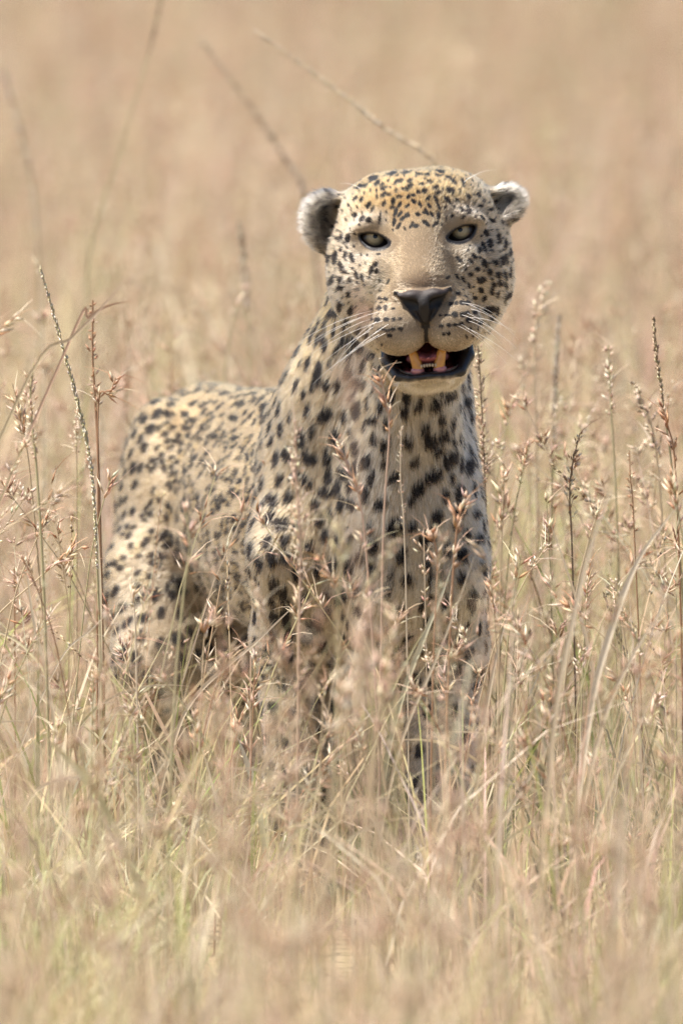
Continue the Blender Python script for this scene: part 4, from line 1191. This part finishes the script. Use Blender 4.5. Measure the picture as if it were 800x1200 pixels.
def build_heroes():
    O = [PINK * 1.15, PINK, STRAW, PALE, RUST * 1.25]; W = [PALE, PALE, PINK]; B = [BROWN, GREY, STRAW]; R = [RUST, RUST, PINK]
    stalk([(47, 312), (68, 385), (88, 460), (106, 540), (113, 640)], -0.15, 'spike', 'long slim grey seed spike leaning away from the leopard beside its rump', [GREY, PALE, OLIVE], 0.45, 1.15, 1.6, OLIVE)
    stalk([(109, 352), (109, 420), (112, 470), (116, 560)], 0.25, 'bristle', 'bristly reddish brown twig standing beside the leopard\'s rump', R, 0.30, 1.5, 2.0, RUST * 0.8)
    stalk([(136, 443), (128, 462), (116, 470), (115, 600)], 0.15, 'oat', 'hooked brown seed head with pale husks beside the rump', [PALE, RUST], 0.12, 1.1, 1.4, RUST)
    stalk([(765, 372), (769, 420), (776, 470), (792, 600)], 0.25, 'spike', 'thin dark seed spike, tallest stalk on the chest side of the leopard', [BROWN, BROWN, STRAW], 0.14, 1.25, 1.5, OLIVE * 0.8)
    stalk([(444, 437), (452, 470), (456, 505), (450, 600), (447, 720)], -0.42, 'oat', 'rusty orange seed head pointing at the leopard\'s chin', [RUST * 1.15, RUST, PINK], 0.16, 1.15, 1.5, PINK)
    stalk([(396, 516), (408, 548), (420, 580), (430, 660)], -0.38, 'oat', 'rusty seed head with pale awns in front of the leopard\'s chest', [RUST * 1.1, PINK, PALE], 0.24, 1.05, 1.5, PINK)
    stalk([(470, 500), (469, 560), (473, 615), (476, 720)], -0.30, 'bristle', 'fine pale straw with tiny husks in front of the breast', [PALE, PINK], 0.3, 1.0, 1.0, PALE)
    stalk([(346, 492), (347, 560), (352, 640), (350, 760)], -0.75, 'panicle', 'pale pinkish seed stalk in front of the bent foreleg shoulder', [PINK, PALE], 0.45, 1.15, 1.7, PINK)
    stalk([(560, 405), (562, 440), (566, 520), (570, 640)], 0.35, 'panicle', 'pale seed stalk rising along the edge of the leopard\'s neck', [PALE, BROWN, PINK], 0.4, 1.0, 1.3, BROWN)
    stalk([(641, 330), (632, 360), (626, 400), (628, 520)], 1.1, 'panicle', 'whitish loose seed head just behind the leopard\'s cheek side', W, 0.22, 1.3, 1.6, STRAW)
    stalk([(655, 368), (652, 410), (650, 450), (648, 560)], 1.5, 'spike', 'dim grey seed spike behind the whitish loose seed head', [GREY, BROWN], 0.25, 1.4, 1.8, OLIVE)
    stalk([(712, 405), (714, 440), (715, 470), (722, 600)], 0.6, 'panicle', 'compact creamy seed head on a green stem', W, 0.2, 1.25, 1.4, OLIVE)
    stalk([(744, 450), (754, 475), (766, 515), (776, 620)], 0.55, 'panicle', 'nodding creamy seed head beside the thin dark spike', [PALE, PINK, BROWN], 0.24, 1.3, 1.5, STRAW)
    stalk([(776, 478), (782, 500), (790, 540), (796, 680)], 0.15, 'oat', 'brown tufted seed head below the thin dark spike', R, 0.16, 1.25, 1.5, RUST)
    stalk([(679, 508), (670, 545), (667, 580), (670, 650)], 0.05, 'panicle', 'sharp brown and white seed head on a dark bent stem', [BROWN, PALE, RUST], 0.28, 1.05, 1.3, BROWN)
    stalk([(737, 528), (738, 560), (742, 610)], 0.2, 'bristle', 'sparse little husk stalk between the creamy and brown heads', [PALE, RUST], 0.3, 1.4, 1.1, RUST)
    stalk([(155, 690), (158, 720), (160, 780)], -0.35, 'oat', 'small forked straw coloured head in front of the hind leg', [PALE, STRAW], 0.1, 1.0, 1.4, PALE)
    stalk([(218, 600), (222, 640), (215, 700), (206, 800)], -0.9, 'oat', 'soft pink seed head on a yellow stem before the flank', [PINK, PINK, RUST], 0.12, 1.3, 1.8, OLIVE)
    stalk([(40, 425), (36, 470), (44, 560), (52, 700)], -0.45, 'panicle', 'pale husk stalk with a yellow green stem beside the grey spike', [PALE, PINK], 0.25, 1.2, 2.0, OLIVE)
    stalk([(285, 340), (272, 380), (262, 460)], 1.8, 'oat', 'small pinkish flower head behind the leopard\'s back', [PALE, PINK], 0.08, 1.2, 1.5, OLIVE)
    stalk([(280, 262), (286, 310), (292, 420)], 2.4, 'spike', 'short dark seed spike behind the leopard\'s neck', [BROWN, BROWN, GREY], 0.16, 1.7, 1.8, OLIVE)
    stalk([(192, -25), (180, 40), (140, 180), (106, 290), (100, 400)], 2.6, 'spike', 'tallest grass stem with a dark tip rising far above the rump', [BROWN, BROWN], 0.10, 1.2, 2.2, OLIVE * 0.85)
    stalk([(236, 48), (290, 120), (330, 180), (356, 225), (372, 330)], 3.0, 'spike', 'long brown seed spike bowing behind the leopard\'s ear', [BROWN, STRAW, GREY], 0.40, 1.5, 2.4, BROWN * 1.2)
    stalk([(300, 37), (380, 95), (450, 150), (512, 196), (540, 300)], 1.6, 'spike', 'long pale seed spike bowing over the leopard\'s forehead', [STRAW, GREY, PALE], 0.5, 1.15, 1.7, STRAW)
    stalk([(2, 75), (28, 170), (42, 260), (48, 420)], 3.4, 'spike', 'faint arching grass stem behind the grey seed spike', [STRAW, GREY], 0.3, 1.5, 2.4, OLIVE)
    stalk([(425, 345), (424, 420), (420, 520)], -3.4, 'oat', 'blurred pink seed tuft in front of the muzzle', [PINK, PINK, PALE], 0.06, 1.2, 0.8, PINK)
    stalk([(408, 432), (412, 480), (418, 600)], -3.2, 'oat', 'blurred pink seed tuft in front of the throat', [PINK, PINK], 0.07, 1.3, 0.8, PINK)
    stalk([(400, 620), (398, 660), (395, 760)], -1.6, 'oat', 'blurred yellow green seed head in front of the chest', [OLIVE * 1.2, PALE], 0.12, 1.3, 1.4, OLIVE)
    stalk([(545, 585), (535, 620), (528, 720)], -0.55, 'oat', 'reddish seed tuft with pale husks in front of the straight foreleg', [RUST, PINK, PALE], 0.22, 1.4, 1.5, RUST)
    stalk([(505, 620), (512, 660), (508, 760)], -0.5, 'oat', 'dull red husks below the breast', [RUST, PINK], 0.16, 1.2, 1.4, RUST)
    for x, y, Y, w in ((424, 742, -2.2, 'pale pink'), (446, 768, -1.6, 'tan'), (402, 786, -2.0, 'dusty pink'), (458, 730, -1.5, 'light tan'), (432, 712, -2.8, 'faint pink')):
        stalk([(x, y), (x + rng.uniform(-8, 8), y + 50), (x + rng.uniform(-20, 20), y + 130)], Y, 'oat', w + ' blurred seed tuft before the gap between the forelegs', [PINK, PALE] if 'pink' in w else [STRAW, PINK], 0.3, 1.5, 1.5, STRAW)
    # loose tufts of red oat heads scattered through the sharp zone
    spots = [(20, 370, -0.6), (80, 575, -0.5), (60, 600, -0.3), (98, 640, -0.2), (30, 520, -0.7), (15, 450, 0.3), (130, 560, -0.2), (185, 790, -0.5), (240, 735, -0.5), (265, 770, -0.4), (350, 690, -0.7), (375, 655, -0.8),
             (300, 770, -0.4), (280, 850, -0.3), (330, 760, -0.8), (600, 470, 0.8), (620, 520, 0.4), (590, 560, -0.5), (640, 590, 0.2), (700, 600, -0.3), (760, 640, -0.4), (730, 720, -0.5), (690, 660, -0.2), (650, 700, -0.4),
             (610, 650, -0.3), (600, 730, -0.6), (575, 680, -0.4), (785, 560, -0.6), (795, 640, 0.2), (720, 790, -0.4), (560, 790, -0.4), (470, 720, -0.5), (430, 700, -0.7), (520, 790, -0.3), (480, 800, -0.6), (380, 800, -0.7),
             (60, 720, -0.4), (25, 650, -0.5), (110, 790, -0.6), (150, 830, -0.5), (70, 850, -0.7), (640, 820, -0.6), (770, 820, -0.6), (10, 800, -0.5), (230, 840, -0.6), (420, 860, -0.6), (590, 870, -0.7), (700, 890, -0.7)]
    def where(x, Y):
        if Y > 0.7: return "behind the leopard" if x < 600 else "back beyond the leopard's chest side"
        if x < 125: return "beside the leopard's rump"
        if x < 215: return "in front of the hind leg"
        if x < 290: return "in front of the flank"
        if x < 400: return "in front of the near foreleg"
        if x < 480: return "before the gap between forelegs"
        if x < 570: return "in front of the far foreleg"
        if x < 680: return "just off the leopard's chest side"
        return "well off the leopard's chest side"
    def tall(y): return 'towering' if y < 480 else ('tall' if y < 600 else ('middling' if y < 700 else ('short' if y < 800 else 'low')))
    hue = [('straw', STRAW), ('greenish', OLIVE), ('rusty', RUST)]
    for x, y, Y in spots:
        lean = rng.normal(0, 75); nm, hc = hue[rng.choice(3, p=[0.5, 0.33, 0.17])]; lf = rng.random() < 0.5
        stalk([(x, y), (x + lean * 0.3, y + 40), (x + lean * 0.7, y + 120)], Y + rng.uniform(-0.1, 0.1), 'oat', tall(y) + (' leaning' if abs(lean) > 60 else ' upright') + ' reddish oat tuft on ' + nm + (' leafy' if lf else ' bare') + ' stem ' + where(x, Y), O, rng.uniform(0.08, 0.2), rng.uniform(0.8, 1.5), rng.uniform(1.0, 1.6), hc * rng.uniform(0.85, 1.1), group='red oat seed tufts around the leopard', leaf=(0.7, rng.choice([-0.6, 0.6]), 0.16) if lf else None)
    for x, y, Y in [(695, 480, 0.9), (610, 420, 1.2), (585, 520, 0.6), (660, 470, 1.0), (790, 450, 0.8), (640, 640, -0.2), (720, 680, -0.3), (530, 720, -0.35), (500, 760, -0.4), (90, 480, 0.5), (10, 560, 0.3), (745, 760, -0.5), (215, 930, -0.4), (400, 900, -0.5), (680, 760, -0.4), (620, 780, -0.3)]:
        lean = rng.normal(0, 55)
        stalk([(x, y), (x + lean * 0.3, y + 45), (x + lean * 0.7, y + 130)], Y, 'panicle', tall(y) + (' leaning' if abs(lean) > 45 else ' upright') + ' creamy loose seed head on straw stem ' + where(x, Y), W, rng.uniform(0.10, 0.2), rng.uniform(0.9, 1.3), 1.2, STRAW, group='creamy seed heads around the leopard')
    # blades
    blade([(357, 698), (300, 752), (230, 815), (200, 882)], -0.3, 'straight pale straw slanting across the near foreleg', 5.0, PALE * 0.95, STRAW)
    blade([(532, 655), (516, 700), (497, 745), (470, 820), (452, 895)], -0.42, 'broad grey green blade slanting across the straight foreleg', 6.5, np.array([0.55, 0.53, 0.40]), OLIVE)
    blade([(503, 728), (476, 775), (450, 830), (438, 880)], -0.44, 'yellow green blade crossing under the broad grey green one', 4.5, OLIVE * 1.1, OLIVE)
    blade([(157, 684), (110, 735), (66, 782)], -0.28, 'thin shining straw lying across the hind leg', 2.2, PALE * 1.1, PALE)
    blade([(802, 582), (748, 655), (715, 740), (692, 830)], -0.7, 'stout pale straw leaning out, thickest on the chest side', 9.0, PALE, PALE * 0.9)
    blade([(728, 540), (692, 640), (668, 740), (650, 840)], -1.3, 'soft blurred straw beside the stout pale one', 7.0, PALE, STRAW)
    blade([(790, 690), (740, 770), (705, 850)], -0.9, 'second blurred straw parallel to the stout pale one', 6.0, PALE, STRAW)
    blade([(40, 850), (75, 885), (120, 940)], -1.2, 'yellow green blade tip bending over in front of the hind paws', 9.0, OLIVE * 1.25, OLIVE)
    blade([(278, 862), (288, 890), (300, 930)], -0.3, 'short grey green blade between fore and hind leg', 8.0, np.array([0.5, 0.5, 0.42]), OLIVE)
    blade([(735, 870), (728, 980), (716, 1110)], -2.2, 'wide pale upright blade blurred in the foreground', 8.0, PALE, np.array([0.5, 0.5, 0.36]))
    blade([(150, 325), (118, 362), (85, 395), (30, 450)], -0.6, 'tan arching blade crossing the bristly twig', 4.0, PINK, OLIVE)
    blade([(158, 352), (128, 358), (104, 372), (84, 395)], -0.5, 'short curved brown blade tied to the arching one', 4.0, RUST, PINK)
    blade([(205, 948), (212, 970), (225, 1010)], -0.35, 'little white dry husk blade at the hind paw', 5.0, PALE * 1.15, PALE)
    for x0, y0, x1, y1, Y in [(180, 890, 40, 930, -0.5), (320, 940, 420, 1010, -0.5), (60, 1060, 280, 1110, -0.9), (560, 640, 470, 870, -0.6), (600, 700, 560, 900, -0.4), (30, 640, 60, 820, -0.3), (110, 560, 118, 760, -0.1), (215, 820, 260, 980, -0.4), (640, 600, 700, 820, -0.3), (790, 760, 700, 960, -0.8), (520, 850, 560, 1000, -0.6), (330, 900, 280, 1080, -0.6), (420, 930, 480, 1080, -0.8), (650, 860, 560, 1010, -0.8), (90, 900, 180, 1060, -0.8), (760, 900, 790, 1060, -1.0), (240, 900, 200, 1060, -0.5), (380, 840, 330, 1000, -0.5)]:
        xm = (x0 + x1) / 2 + rng.uniform(-12, 12); ym = (y0 + y1) / 2 - rng.uniform(0, 14)
        gr = rng.random() < 0.35; wd_ = rng.uniform(2.5, 6)
        blade([(x0, y0), (xm, ym), (x1, y1)], Y, ('wide' if wd_ > 4.2 else 'narrow') + (' greenish' if gr else ' pale') + (' low' if y0 > 800 else ' high') + ' blade slanting ' + where((x0 + x1) / 2, Y), wd_, PALE * rng.uniform(0.8, 1.05), OLIVE if gr else STRAW, group='slanting dry blades')
if GRASS: build_heroes()
print('done', round(time.time() - T0, 1))
